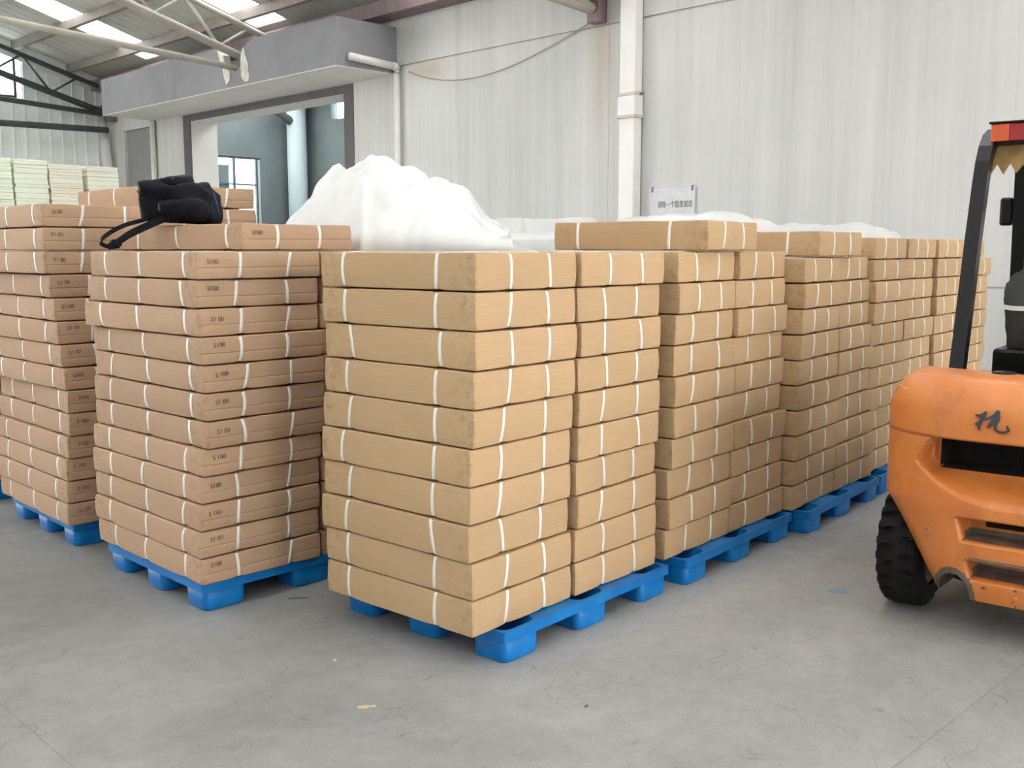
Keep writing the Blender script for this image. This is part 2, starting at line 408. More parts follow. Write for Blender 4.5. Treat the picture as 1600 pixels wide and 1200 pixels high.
# door opening frame: dark painted surround and pale reveal
d1 = struct(mesh_obj('door_1', box_mesh('door_1_lintel', XW - 0.012, 14.63, 4.335, XW + 0.02, 20.65, 4.47, M_FRAME)))
mesh_obj('jamb', box_mesh('jamb', XW - 0.012, 14.63, 0, XW + 0.02, 14.90, 4.335, M_FRAME), None, d1)
mesh_obj('jamb', box_mesh('jamb', XW - 0.012, 20.36, 0, XW + 0.02, 20.65, 4.335, M_FRAME), None, d1)
mesh_obj('reveal', box_mesh('reveal', XW + 0.02, 14.64, 4.336, XW + 0.62, 20.64, 4.468, M_SOFFIT), None, d1)
mesh_obj('reveal', box_mesh('reveal', XW + 0.02, 20.361, 0, XW + 0.62, 20.64, 4.335, M_SOFFIT), None, d1)
mesh_obj('reveal', box_mesh('reveal', XW + 0.02, 14.64, 0, XW + 0.62, 14.899, 4.335, M_FRAME), None, d1)

# ------------------------------------------------------------------ setting: far siding wall
wl = struct(mesh_obj('wall_left', box_mesh('wall_left', 0.0, 24.47, 0, 10.8, 24.52, 4.9, M_SIDING)))
x = 0.0; PW = 0.27
def siding(x0, x1, z0, z1):
    bm = bmesh.new()
    pts = [(x0, 24.43), (x0 + 0.015, 24.43), (x0 + 0.03, 24.40), (x0 + 0.055, 24.40), (x0 + 0.07, 24.43), (x1, 24.43), (x1, 24.46), (x0, 24.46)]
    return prism('siding_sheet', pts, 'z', z0, z1, M_SIDING)
while x < 10.75:
    x1 = min(x + PW, 10.8)
    xm = 0.5 * (x + x1); ztop = 5.55 + 0.298 * (10.8 - xm)
    if 7.3 < xm < 8.8:
        mesh_obj('siding_sheet', siding(x, x1, 0, 5.02), None, wl)
    else:
        mesh_obj('siding_sheet', siding(x, x1, 0, ztop), None, wl)
    x = x1
w1 = struct(mesh_obj('window_1', box_mesh('window_1_rail', 7.3, 24.42, 5.02, 8.80, 24.46, 5.07, M_DKSTEEL)))
mesh_obj('pane', box_mesh('pane', 7.3, 24.44, 5.45, 8.78, 24.45, 6.40, M_PANE), None, w1)
mesh_obj('pane', box_mesh('pane', 7.3, 24.44, 5.07, 8.78, 24.45, 5.43, M_CREAMPANE), None, w1)
mesh_obj('mullion', box_mesh('mullion', 8.75, 24.42, 5.07, 8.80, 24.46, 6.2, M_DKSTEEL), None, w1)

struct(mesh_obj('wall_near_left', box_mesh('wall_near_left', -10.95, -7.9, 0, -10.8, 24.5, 5.6, M_SIDING)))
trim2 = struct(mesh_obj('trim_2', prism('gable_flashing', [(10.8, 5.25), (10.8, 5.62), (0, 5.62 + 0.298 * 10.8), (0, 5.25 + 0.298 * 10.8)], 'y', 24.36, 24.395, M_SIDING)))
struct(mesh_obj('wall_unseen_right', prism('wall_unseen_right', [(-10.8, 0), (1.0, 0), (1.0, 4.3), (10.8, 4.3), (10.8, 5.6), (0, 5.6 + 0.298 * 10.8), (-10.8, 5.6)], 'y', -8.05, -7.92, M_SIDING)))  # unseen gable wall, its opening shaped to hold back the side light
# ------------------------------------------------------------------ setting: roof
RS = 0.298; RZ = 5.60
def rz(x): return RZ + RS * (10.8 - x) if x >= 0 else RZ + RS * (10.8 + x)
ceil = struct(mesh_obj('ceiling', box_mesh('ridge_cap', -0.25, -7.9, rz(0) - 0.02, 0.25, 24.5, rz(0) + 0.10, M_ROOF)))
SK = [20.55 - 4.45 * k for k in range(7)]          # skylight strips, 1 m wide
def roof_piece(name, xa, xb, ya, yb, mat, th=0.04, lift=0.0, corr=True):
    bm = bmesh.new()
    n = max(1, int((yb - ya) / 0.30)) if corr else 1
    prof = []
    for k in range(n):
        a = ya + (yb - ya) * k / n; w = (yb - ya) / n
        if corr: prof += [(a, 0), (a + w * .72, 0), (a + w * .80, 0.012), (a + w * .92, 0.012)]
        else: prof += [(a, 0)]
    prof.append((yb, 0))
    rows = [[bm.verts.new((xx, yy, rz(xx) + lift + zz + t)) for yy, zz in prof] for t in (0, th) for xx in (xa, xb)]
    m = len(prof)
    for k in range(m - 1):
        bm.faces.new((rows[0][k], rows[0][k + 1], rows[1][k + 1], rows[1][k]))
        bm.faces.new((rows[2][k], rows[3][k], rows[3][k + 1], rows[2][k + 1]))
        bm.faces.new((rows[0][k], rows[2][k], rows[2][k + 1], rows[0][k + 1]))
        bm.faces.new((rows[1][k], rows[1][k + 1], rows[3][k + 1], rows[3][k]))
    for k in (0, m - 1): bm.faces.new((rows[0][k], rows[1][k], rows[3][k], rows[2][k]))
    return mesh_obj(name, from_bm(name, bm, mat), None, ceil)
edges = sorted([-7.9, 24.5] + [s for s in SK] + [s + 1.0 for s in SK])
for xa, xb in ((0.0, 10.8), (-10.8, 0.0)):
    for a, b in zip(edges[::2], edges[1::2]):
        if b > a: roof_piece('roof_sheet', xa, xb, a, b, M_ROOF)
    for s in SK:
        if xa == 0: roof_piece('roof_sheet', 10.47, 10.8, s, s + 1.0, M_ROOF, corr=False)
PUR = [9.93 - 1.18 * k for k in range(9)]
PX = sorted(PUR + [10.47])
for s in SK:
    for a, b in zip([0.25] + PX[1:-1], PX[1:]):
        roof_piece('skylight', a + 0.06, b - 0.06 if b < 10.4 else b, s, s + 1.0, M_SKYL, 0.01, 0.02, False)
    roof_piece('skylight', -10.6, -0.25, s, s + 1.0, M_SKYL, 0.01, 0.02, False)
for x in PUR:
    bm = bmesh.new(); z = rz(x)
    bx(bm, x - 0.035, -7.9, z - 0.17, x + 0.035, 24.4, z - 0.002, 0.0)
    bx(bm, x - 0.05, -7.9, z - 0.18, x + 0.05, 24.4, z - 0.17, 0.0)
    mesh_obj('purlin', from_bm('purlin', bm, M_PURLIN), None, ceil)
# eave beam along the top of the concrete wall
eave = struct(mesh_obj('trim_1', box_mesh('eave_beam', 10.42, -7.9, 5.33, 10.79, 24.3, 5.56, M_STEELBR, 0.01)))

# ------------------------------------------------------------------ setting: bay beyond the door opening
XB = 16.2
def wall_with_holes(name, axis, a0, a1, z0, z1, pos, th, holes, mat, parent=None):
    """holes: (a, b, zlo, zhi)"""
    bm = bmesh.new()
    As = sorted({a0, a1, *[h[0] for h in holes], *[h[1] for h in holes]}); Zs = sorted({z0, z1, *[h[2] for h in holes], *[h[3] for h in holes]})
    for p, q in zip(As, As[1:]):
        for r, s in zip(Zs, Zs[1:]):
            c, d = (p + q) / 2, (r + s) / 2
            if any(h[0] < c < h[1] and h[2] < d < h[3] for h in holes): continue
            if axis == 'x': bx(bm, p, pos, r, q, pos + th, s)
            else: bx(bm, pos, p, r, pos + th, q, s)
    bmesh.ops.remove_doubles(bm, verts=bm.verts[:], dist=1e-5)
    return struct(mesh_obj(name, from_bm(name, bm, mat), None, parent))
wall_with_holes('wall_far_left', 'x', 11.1, XB + 0.2, 0, 5.85, 24.4, 0.2, [(13.58, 14.92, 2.3, 4.08)], M_BLUEWALL)
wall_with_holes('wall_far_right', 'y', 10.0, 24.4, 0, 5.85, XB, 0.2, [(22.2, 22.94, 5.06, 5.60), (22.0, 22.83, 2.6, 3.82), (18.0, 19.2, 2.6, 3.82)], M_BLUEWALL)
ce2 = struct(mesh_obj('ceiling_bay', box_mesh('ceiling_bay', 11.1, 9.9, 5.86, 12.6, 24.6, 5.91, M_ROOF)))
mesh_obj('roof_sheet', box_mesh('roof_sheet', 15.2, 9.9, 5.86, XB + 0.2, 24.6, 5.91, M_ROOF), None, ce2)
mesh_obj('skylight', box_mesh('skylight', 12.6, 9.9, 5.87, 15.2, 24.6, 5.90, M_SKYL), None, ce2)  # unseen strip, added to let more daylight into the bay
struct(mesh_obj('wall_bay_end', box_mesh('wall_bay_end', 11.1, 9.8, 0, XB + 0.2, 9.99, 5.85, M_BLUEWALL)))
struct(mesh_obj('wall_bay_back', box_mesh('wall_bay_back', XW + 0.31, 9.99, 0, XW + 0.34, 14.63, 5.85, M_BLUEWALL)))
w2 = struct(mesh_obj('window_2', box_mesh('window_2_head', 13.58, 24.42, 4.03, 14.92, 24.5, 4.08, M_DKSTEEL)))
for a in (13.58, 14.14, 14.80): mesh_obj('mullion', box_mesh('mullion', a, 24.43, 2.3, a + 0.05, 24.5, 4.03, M_DKSTEEL), None, w2)
for z in (3.35, 2.3): mesh_obj('mullion', box_mesh('mullion', 13.63, 24.44, z, 14.80, 24.49, z + 0.04, M_DKSTEEL), None, w2)
for a, b in ((13.63, 14.14), (14.19, 14.80)):
    for z, zz in ((2.34, 3.35), (3.39, 4.03)):
        mesh_obj('pane', box_mesh('pane', a, 24.465, z, b, 24.47, zz, M_PANE), None, w2)
mesh_obj('window_reveal', box_mesh('window_reveal', 14.85, 24.42, 2.3, 14.92, 24.6, 4.03, M_PALEBLUE), None, w2)
mesh_obj('open_shutter', box_mesh('open_shutter', 13.62, 24.52, 2.3, 14.05, 24.56, 3.86, M_FRAME), None, w2)
for i, (a, b, c, d) in enumerate(((22.2, 22.94, 5.06, 5.60), (22.0, 22.83, 2.6, 3.82), (18.0, 19.2, 2.6, 3.82))):
    w = struct(mesh_obj('window_%d' % (i + 3), box_mesh('window_frame', XB + 0.05, a, d - 0.04, XB + 0.10, b, d, M_DKSTEEL)))
    mesh_obj('pane', box_mesh('pane', XB + 0.07, a, c, XB + 0.08, b, d - 0.04, M_PANE), None, w)
cb = tag(empty('round_column', (15.75, 23.9, 0)), 'pale blue round column in the corner of the bay beyond the door opening', 'column')
tube('shaft', [(0, 0, 0), (0, 0, 5.84)], 0.26, M_PALEBLUE, cb, 24)
bm = bmesh.new(); tube_bm(bm, [(-1.4, -0.2, 5.6), (-0.22, -0.05, 5.05)], [0.04, 0.12], 8)
mesh_obj('bracket_arm', from_bm('bracket_arm', bm, M_DKSTEEL), None, cb)

# ------------------------------------------------------------------ concrete canopy over the door
can = struct(empty('canopy', (0, 0, 0)))
YC0, YC1, XC, ZC0, ZC1 = 13.44, 21.91, 9.616, 4.49, 5.217
can_out = [(YC0, ZC0), (YC1, ZC0), (YC1, ZC1), (17.10, ZC1), (16.98, 5.16), (16.82, 5.06), (16.78, 4.91), (16.69, 4.80), (16.55, 4.745), (16.42, 4.745),
           (16.30, 4.81), (16.22, 4.93), (16.19, 5.06), (16.05, 5.16), (15.88, 5.20), (15.74, ZC1), (YC0, ZC1)]
mesh_obj('fascia', prism('fascia', can_out, 'x', XC, XC + 0.12, M_CONC), None, can)
mesh_obj('slab', box_mesh('slab', XC + 0.12, YC0 + 0.12, ZC0 + 0.002, XW, YC1 - 0.12, ZC0 + 0.12, M_SOFFIT), None, can)
mesh_obj('soffit', box_mesh('soffit', XC + 0.004, YC0 + 0.004, ZC0 - 0.012, XW, YC1 - 0.004, ZC0 + 0.001, M_SOFFIT), None, can)
mesh_obj('end_panel', box_mesh('end_panel', XC + 0.12, YC0, ZC0, XW, YC0 + 0.12, ZC1, M_CONC), None, can)
mesh_obj('end_panel', box_mesh('end_panel', XC + 0.12, YC1 - 0.12, ZC0, XW, YC1, ZC1, M_CONC), None, can)
# broken plaster beside the notch
for pts in ([(17.00, 5.17), (16.83, 5.07), (16.79, 4.91), (16.70, 4.80), (16.60, 4.75), (16.62, 4.62), (16.72, 4.53), (16.80, 4.66), (16.86, 4.88), (16.95, 5.02)],
            [(16.20, 5.05), (16.12, 5.11), (16.08, 4.96), (16.00, 4.84), (15.97, 4.62), (16.00, 4.53), (16.14, 4.54), (16.22, 4.62), (16.24, 4.80), (16.23, 4.92)]):
    mesh_obj('broken_edge', prism('broken_edge', pts, 'x', XC - 0.02, XC + 0.10, M_BROKEN), None, can)
# drain pipe out of the canopy end and down the wall
dr = tag(empty('drain_pipe', (10.72, 13.35, 0)), 'white drain pipe from the canopy end bending down the concrete wall', 'pipe')
tube('pipe_arm', [(-0.93, 0, 4.63), (-0.02, 0, 4.58)], 0.06, M_PVC, dr, 14)
tube('pipe_drop', [(0, 0, 4.60), (0, 0.0, 0.02)], 0.048, M_PVC, dr, 14)
bm = bmesh.new(); tube_bm(bm, [(-0.08, 0, 4.585), (-0.02, 0, 4.58), (0.01, 0, 4.55), (0.0, 0, 4.47)], 0.066, 14)
mesh_obj('elbow', from_bm('elbow', bm, M_PVC, True), None, dr)
# slanting pale post and thin pipe left of the door
sp = tag(tube('slanted_post', [(10.62, 24.28, 4.83), (10.62, 23.35, 0.0)], 0.11, M_PVC, n=12), 'pale slanting post under the left end of the canopy', 'post')
tp = tag(tube('wall_pipe', [(10.73, 21.93, 4.48), (10.73, 21.93, 0.0)], 0.06, M_PVC, n=12), 'thin white vertical pipe on the wall left of the door opening', 'pipe')
# downpipe on the wall with clamped joint
dp = tag(empty('downpipe', (10.685, 8.53, 0)), 'tall square white downpipe running up the concrete wall', 'downpipe')
mesh_obj('pipe_section', box_mesh('pipe_section', -0.07, -0.125, 0.0, 0.09, 0.125, 3.42, M_PVC, 0.012), None, dp)
mesh_obj('pipe_section', box_mesh('pipe_section', -0.07, -0.125, 3.44, 0.09, 0.125, 5.32, M_PVC, 0.012), None, dp)
mesh_obj('coupling', box_mesh('coupling', -0.085, -0.14, 3.34, 0.095, 0.14, 3.66, M_PVC, 0.01), None, dp)
for z in (3.36, 3.64):
    c = mesh_obj('clamp', box_mesh('clamp', -0.095, -0.15, z - 0.02, 0.10, 0.15, z + 0.02, M_PIPE, 0.006), None, dp)
tube('clamp_bolt', [(0.02, -0.14, 3.64), (0.02, -0.20, 3.64)], 0.015, M_STEELBR, dp, 8)
# loose cable
pts = []
for k in range(25):
    t = k / 24; y = 13.1 + (9.3 - 13.1) * t; z = 4.479 + (4.66 - 4.479) * t - 4 * 0.34 * t * (1 - t) * (1.25 - 0.5 * t)
    pts.append((10.765, y, z))
tag(tube('cable', pts, 0.007, M_WIRE, n=6), 'thin grey cable sagging across the upper concrete wall', 'cable')
# sign
def text_mesh(name, body, size, mat, extr=0.0):
    cu = bpy.data.curves.new(name, 'FONT'); cu.body = body; cu.size = size; cu.extrude = extr; cu.resolution_u = 3
    o = bpy.data.objects.new(name, cu); COL.objects.link(o)
    dg = bpy.context.evaluated_depsgraph_get(); dg.update()
    me = bpy.data.meshes.new_from_object(o.evaluated_get(dg)); me.name = name
    bpy.data.objects.remove(o); bpy.data.curves.remove(cu)
    me.materials.clear(); me.materials.append(mat); return me
sg = tag(empty('safety_sign', (10.785, 7.91, 2.19)), 'small grey sign with a line of Chinese lettering on the wall', 'sign')
mesh_obj('board', box_mesh('board', -0.012, -0.36, -0.32, 0.012, 0.36, 0.255, M_SIGN, 0.003), None, sg)
tm = text_mesh('lettering', '消除一个隐患就是', 0.068, M_SIGNINK, 0.001)
t = mesh_obj('lettering', tm, None, sg); t.matrix_local = Matrix(((0, 0, -1, -0.0135), (-1, 0, 0, 0.215), (0, 1.35, 0, 0.005), (0, 0, 0, 1)))
for y in (-0.32, 0.30):
    mesh_obj('clip', box_mesh('clip', -0.02, y - 0.012, 0.20, 0.014, y + 0.012, 0.265, M_STEELBR), None, sg)

# ------------------------------------------------------------------ roof trusses
def truss(y, mat, label, x0=10.45, seat=True, tie=True):
    T = tag(empty('roof_truss', (0, y, 0)), label, 'truss', 'roof trusses')
    zt = lambda x: 5.455 + RS * (10.25 - x) - 0.02; zb = lambda x: 5.03 + 0.285 * (9.76 - x)
    tube('top_chord', [(10.5, 0, zt(10.5)), (0.3, 0, zt(0.3))], 0.055, mat, T)
    tube('bottom_chord', [(10.6, 0, zb(10.6)), (0.3, 0, zb(0.3))], 0.07, mat, T)
    tube('tie_rod', [(10.5, 0, 4.77), (0.0, 0, 5.39)], 0.055, mat, T)
    xs = [9.95 - 0.6 * k for k in range(16)]
    for k, (a, b) in enumerate(zip(xs, xs[1:])):
        za, zb_ = (zt(a), zb(b)) if k % 2 == 0 else (zb(a), zt(b))
        tube('web', [(a, 0, za), (b, 0, zb_)], 0.026, mat, T, 6)
    if seat:
        bm = bmesh.new(); bx(bm, 10.62, -0.10, 4.62, 10.79, 0.10, 5.33, 0.005); bx(bm, 10.40, -0.14, 4.90, 10.62, 0.14, 4.95, 0.005)
        mesh_obj('seat_column', from_bm('seat_column', bm, M_STEELBR), None, T)
        tube('seat_bolt', [(10.56, 0.08, 4.85), (10.56, 0.08, 5.0)], 0.02, M_STEELBR, T, 6)
    return T
truss(16.515, M_PIPE, 'cream pipe roof truss whose end passes through the broken notch of the canopy', seat=False)
truss(9.12, M_PIPE, 'pipe roof truss bearing on the rusty steel seat beside the white downpipe')
T = truss(23.9, M_DKSTEEL, 'dark steel roof truss close against the far siding wall')
tube('tie_rod', [(10.6, 0, 4.42), (2.0, 0, 4.30)], 0.07, M_DKSTEEL, T)

# ------------------------------------------------------------------ foam board stacks by the siding wall
M_FOAMS = [M_FOAM, simple('cream_foam_warm', (0.90, 0.85, 0.69), 0.8, var=0.03, scale=3), simple('cream_foam_green', (0.88, 0.93, 0.75), 0.8, var=0.03, scale=3)]
ordn = ['top', 'second', 'third', 'fourth', 'fifth', 'sixth', 'seventh', 'eighth', 'ninth', 'tenth', 'eleventh', 'twelfth', 'thirteenth', 'fourteenth', 'fifteenth', 'sixteenth', 'seventeenth', 'eighteenth', 'nineteenth', 'twentieth']
FS = [(6.42, 0.60, 3.33, 2, 'leftmost stack'), (7.07, 0.60, 3.32, 2, 'second stack from the left'), (7.70, 0.62, 3.27, 1, 'third stack from the left'), (8.42, 0.61, 3.265, 0, 'stack nearest the canopy')]
for x0, w, zt, mi, where in FS:
    rnd = random.Random(int(x0 * 100)); z = zt; k = 0
    while z > 2.25 and k < 17:
        th = rnd.choice([0.035, 0.05, 0.07, 0.10, 0.06]); dx = rnd.uniform(-0.012, 0.012) + 0.03 * (k / 15); dy = rnd.uniform(-0.012, 0.012)
        o = mesh_obj('foam_board', box_mesh('foam_board', -w / 2, 0, 0, w / 2, 1.2, th - 0.004, M_FOAMS[mi if rnd.random() < .85 else 0], 0.004), None, None, (x0 + w / 2 + dx, 20 + dy, z - th))
        tag(o, '%s board of the %s of cream foam boards' % (ordn[k], where), 'foam board', 'stacked cream foam boards')
        z -= th; k += 1
    bm = bmesh.new(); zz = 0.0
    while zz < z - 0.01:
        h = min(0.3, z - zz); d = rnd.uniform(-0.01, 0.01)
        bx(bm, x0 + 0.03 + d, 20 + d, zz, x0 + 0.03 + w + d, 21.2 + d, zz + h - 0.003); zz += h
    o = mesh_obj('foam_board_bundle', from_bm('foam_board_bundle', bm, M_FOAMS[mi])); o['kind'] = 'stuff'
    tag(o, 'lower boards of the %s of cream foam boards' % where, 'foam boards')

# ------------------------------------------------------------------ cartons
W_CREASE = [False]
def surf(p, hx, hy, h, sxs, sys_, seed, r=0.005):
    """point on the nominal box surface -> slightly crushed, rounded, strap-pinched box"""
    x, y, z = p; zc = z - h / 2
    def cl(v, a): return max(-a, min(a, v))
    q = Vector((cl(x, hx - r), cl(y, hy - r), cl(zc, h / 2 - r))); d = Vector((x, y, zc)) - q
    if d.length > 1e-9: v = q + d.normalized() * r
    else: v = Vector((x, y, zc))
    ex = math.exp(-max(0, hx - abs(x)) / 0.018); ey = math.exp(-max(0, hy - abs(y)) / 0.018); ez = math.exp(-max(0, h / 2 - abs(zc)) / 0.018)
    for s in sxs:      # loop in the y-z plane
        g = math.exp(-((x - s) / 0.022) ** 2) * 0.0055 * ey * ez
        v.y -= math.copysign(g, y); v.z -= math.copysign(g, zc)
    for s in sys_:
        g = math.exp(-((y - s) / 0.022) ** 2) * 0.0055 * ex * ez
        v.x -= math.copysign(g, x); v.z -= math.copysign(g, zc)
    n = noise.noise_vector(Vector((x * 3.1, y * 3.1, zc * 7)) + Vector((seed * 13.7, seed * 5.1, 0)))
    v.x += n.x * 0.004; v.y += n.y * 0.004; v.z += n.z * 0.0016
    if W_CREASE[0] and abs(y) > hy - 1e-6: v.y -= math.copysign(0.0035 * math.exp(-((z - 0.40 * h) / 0.003) ** 2), y)
    # sides bow a little
    bow = (1 - (2 * zc / h) ** 2) * 0.003
    if abs(x) > hx - 1e-6: v.x += math.copysign(bow, x)
    if abs(y) > hy - 1e-6: v.y += math.copysign(bow, y)
    return v + Vector((0, 0, h / 2))

def carton_mesh(name, W, L, h, sxs, sys_, seed, mat):
    hx, hy = W / 2, L / 2
    def axis(a, extra):
        s = {-a, -a + 0.004, -a + 0.02, a - 0.02, a - 0.004, a}
        n = int(2 * a / 0.07)
        s |= {-a + 2 * a * k / n for k in range(1, n)}
        for e in extra: s |= {e - 0.025, e - 0.01, e, e + 0.01, e + 0.025}
        s = sorted(s); out = [s[0]]
        for v in s[1:]:
            if v - out[-1] > 0.0035: out.append(v)
        out[-1] = a
        return out
    X = axis(hx, sxs); Y = axis(hy, sys_); Z = [0, 0.004, 0.02, h * 0.34, h * 0.40 - 0.004, h * 0.40, h * 0.40 + 0.004, h * 0.66, h - 0.02, h - 0.004, h]
    idx = {}; V = []; F = []
    def vid(i, j, k):
        key = (i, j, k)
        if key not in idx:
            idx[key] = len(V); V.append(surf((X[i], Y[j], Z[k]), hx, hy, h, sxs, sys_, seed))
        return idx[key]
    nx, ny, nz = len(X) - 1, len(Y) - 1, len(Z) - 1
    for i in range(nx):
        for j in range(ny):
            F.append((vid(i, j, 0), vid(i, j + 1, 0), vid(i + 1, j + 1, 0), vid(i + 1, j, 0)))
            F.append((vid(i, j, nz), vid(i + 1, j, nz), vid(i + 1, j + 1, nz), vid(i, j + 1, nz)))
    for i in range(nx):
        for k in range(nz):
            F.append((vid(i, 0, k), vid(i + 1, 0, k), vid(i + 1, 0, k + 1), vid(i, 0, k + 1)))
            F.append((vid(i, ny, k), vid(i, ny, k + 1), vid(i + 1, ny, k + 1), vid(i + 1, ny, k)))
    for j in range(ny):
        for k in range(nz):
            F.append((vid(0, j, k), vid(0, j, k + 1), vid(0, j + 1, k + 1), vid(0, j + 1, k)))
            F.append((vid(nx, j, k), vid(nx, j + 1, k), vid(nx, j + 1, k + 1), vid(nx, j, k + 1)))
    me = pyd(name, V, F, mat, True); me.set_sharp_from_angle(angle=R_(28)); return me

def strap_mesh(name, W, L, h, sxs, sys_, seed, along, pos, rnd):
    hx, hy = W / 2, L / 2; w = 0.0155; out = 0.0022
    A = hy if along == 'x' else hx
    path = []   # (a, z) round the loop with outward normal
    na = 10
    s1 = rnd.uniform(-0.012, 0.012); s2 = rnd.uniform(-0.012, 0.012); bowr = rnd.uniform(-0.006, 0.006)
    for k in range(na + 1): path.append((-A + 2 * A * k / na, h, 0, 1))
    for z in (h - 0.006, h - 0.03, h * 0.6, h * 0.35, 0.03, 0.006): path.append((A, z, 1, 0))
    for k in range(na + 1): path.append((A - 2 * A * k / na, 0, 0, -1))
    for z in (0.006, 0.03, h * 0.35, h * 0.6, h - 0.03, h - 0.006): path.append((-A, z, -1, 0))
    V = []; F = []; n = len(path)
    for a, z, na_, nz_ in path:
        tz = z / h
        off = (s1 if a < 0 else s2) * (tz - 0.5) * 2 + bowr * math.sin(math.pi * tz)
        for side in (-1, 1):
            c = pos + off + side * w / 2
            p = (c, a, z) if along == 'x' else (a, c, z)
            b = surf(p, hx, hy, h, sxs, sys_, seed)
            nn = Vector((0, na_, nz_)) if along == 'x' else Vector((na_, 0, nz_))
            if abs(a) > A - 1e-6 and abs(z - h / 2) > h / 2 - 0.007:
                nn = (Vector((0, math.copysign(1, a), math.copysign(1, z - h / 2))) if along == 'x' else Vector((math.copysign(1, a), 0, math.copysign(1, z - h / 2)))).normalized()
            V.append(b + nn * out); V.append(b - nn * 0.001)
    for k in range(n):
        a = 4 * k; b = 4 * ((k + 1) % n)
        F += [(a, a + 2, b + 2, b), (a + 1, b + 1, b + 3, a + 3), (a, b, b + 1, a + 1), (a + 2, a + 3, b + 3, b + 2)]
    me = pyd(name, V, F, M_STRAP)
    bm = bmesh.new(); bm.from_mesh(me); bmesh.ops.recalc_face_normals(bm, faces=bm.faces[:]); bm.to_mesh(me); bm.free()
    for p in me.polygons: p.use_smooth = True
    return me

def carton_kind(prefix, W, L, h, sxs, sys_, mat, nvar):
    out = []
    for s in range(nvar):
        rnd = random.Random(prefix + str(s))
        jx = [v + rnd.uniform(-0.022, 0.022) for v in sxs]; jy = [v + rnd.uniform(-0.022, 0.022) for v in sys_]
        body = carton_mesh(prefix + '_body', W, L, h, jx, jy, s + len(prefix), mat)
        st = [strap_mesh(prefix + '_strap', W, L, h, jx, jy, s + len(prefix), 'x', p, rnd) for p in jx] + \
             [strap_mesh(prefix + '_strap', W, L, h, jx, jy, s + len(prefix), 'y', p, rnd) for p in jy]
        out.append((body, st))
    return out
FW, FL, FH = 0.63, 0.88, 0.151          # tan cartons of the front row
BW, BL, BH = 0.64, 1.08, 0.126          # brown cartons of the left block
KF = carton_kind('carton', FW, FL, FH - 0.006, [-FW / 2 + 0.19, -FW / 2 + 0.445], [-FL / 2 + 0.20, -FL / 2 + 0.73], M_TAN, 8)
KF4 = carton_kind('lower_carton', FW, FL, 0.1455 - 0.006, [-FW / 2 + 0.19, -FW / 2 + 0.445], [-FL / 2 + 0.20, -FL / 2 + 0.73], M_TAN, 5)
W_CREASE[0] = True
KB = carton_kind('brown_carton', BW, BL, BH - 0.006, [-BW / 2 + 0.19, -BW / 2 + 0.46], [-BL / 2 + 0.134, -BL / 2 + 0.537, -BL / 2 + 0.893], M_PINK, 8)
W_CREASE[0] = False
ST = [text_mesh('stamp', s, 0.030, M_STAMP, 0.0004) for s in ('S100', 'S1 00', 'S 100')]
rb = random.Random(11)
def put_carton(kind, loc, yaw, label, cat='box', group=None, stamp=False, tilt=(0, 0), tag_name='carton'):
    body, straps = kind[rb.randrange(len(kind))]
    o = mesh_obj(tag_name, body, None, None, loc, (tilt[0], tilt[1], yaw))
    tag(o, label, cat, group)
    for s in straps: mesh_obj('strap', s, None, o)
    if stamp:
        me = ST[rb.randrange(3)]
        q = mesh_obj('stamp', me, None, o); q.matrix_local = Matrix.Translation((-BW / 2 + rb.uniform(0.035, 0.06), -BL / 2 - 0.0062, BH * rb.uniform(0.5, 0.62))) @ Matrix.Rotation(R_(rb.uniform(-5, 5)), 4, 'Y') @ Matrix.Rotation(math.pi / 2, 4, 'X')
    return o
ORD = ['topmost', 'second from the top', 'third from the top', 'fourth from the top', 'fifth from the top', 'sixth from the top', 'seventh from the top', 'eighth from the top',
       'ninth from the top', 'tenth from the top', 'eleventh from the top', 'twelfth from the top', 'thirteenth from the top', 'fourteenth from the top', 'fifteenth from the top']
PH = 0.137
def column(kind, W, L, h, n, corner, yaw, where, colour, group, offs=None, jit=0.013, stamp=False, yj=0.8, zbase=PH, lean=(0, 0), coff=0.0, twist=0.0):
    for i in range(n):
        o = (offs[i] if offs else rb.uniform(-jit, jit))
        ay = yaw + R_(twist) * i / max(1, n - 1); a = ay + R_(rb.uniform(-yj, yj))
        cx = corner[0] + coff * math.cos(ay) + o * 0.7071 + lean[0] * i / max(1, n - 1) + (rb.uniform(-.004, .004)); cy = corner[1] + coff * math.sin(ay) - o * 0.7071 + lean[1] * i / max(1, n - 1) + rb.uniform(-.004, .004)
        x = cx + W / 2 * math.cos(a) - L / 2 * math.sin(a); y = cy + W / 2 * math.sin(a) + L / 2 * math.cos(a)
        put_carton(kind, (x, y, zbase + i * h + 0.0012), a, '%s carton, %s, %s' % (colour, ORD[n - 1 - i], where), 'box', group, stamp)

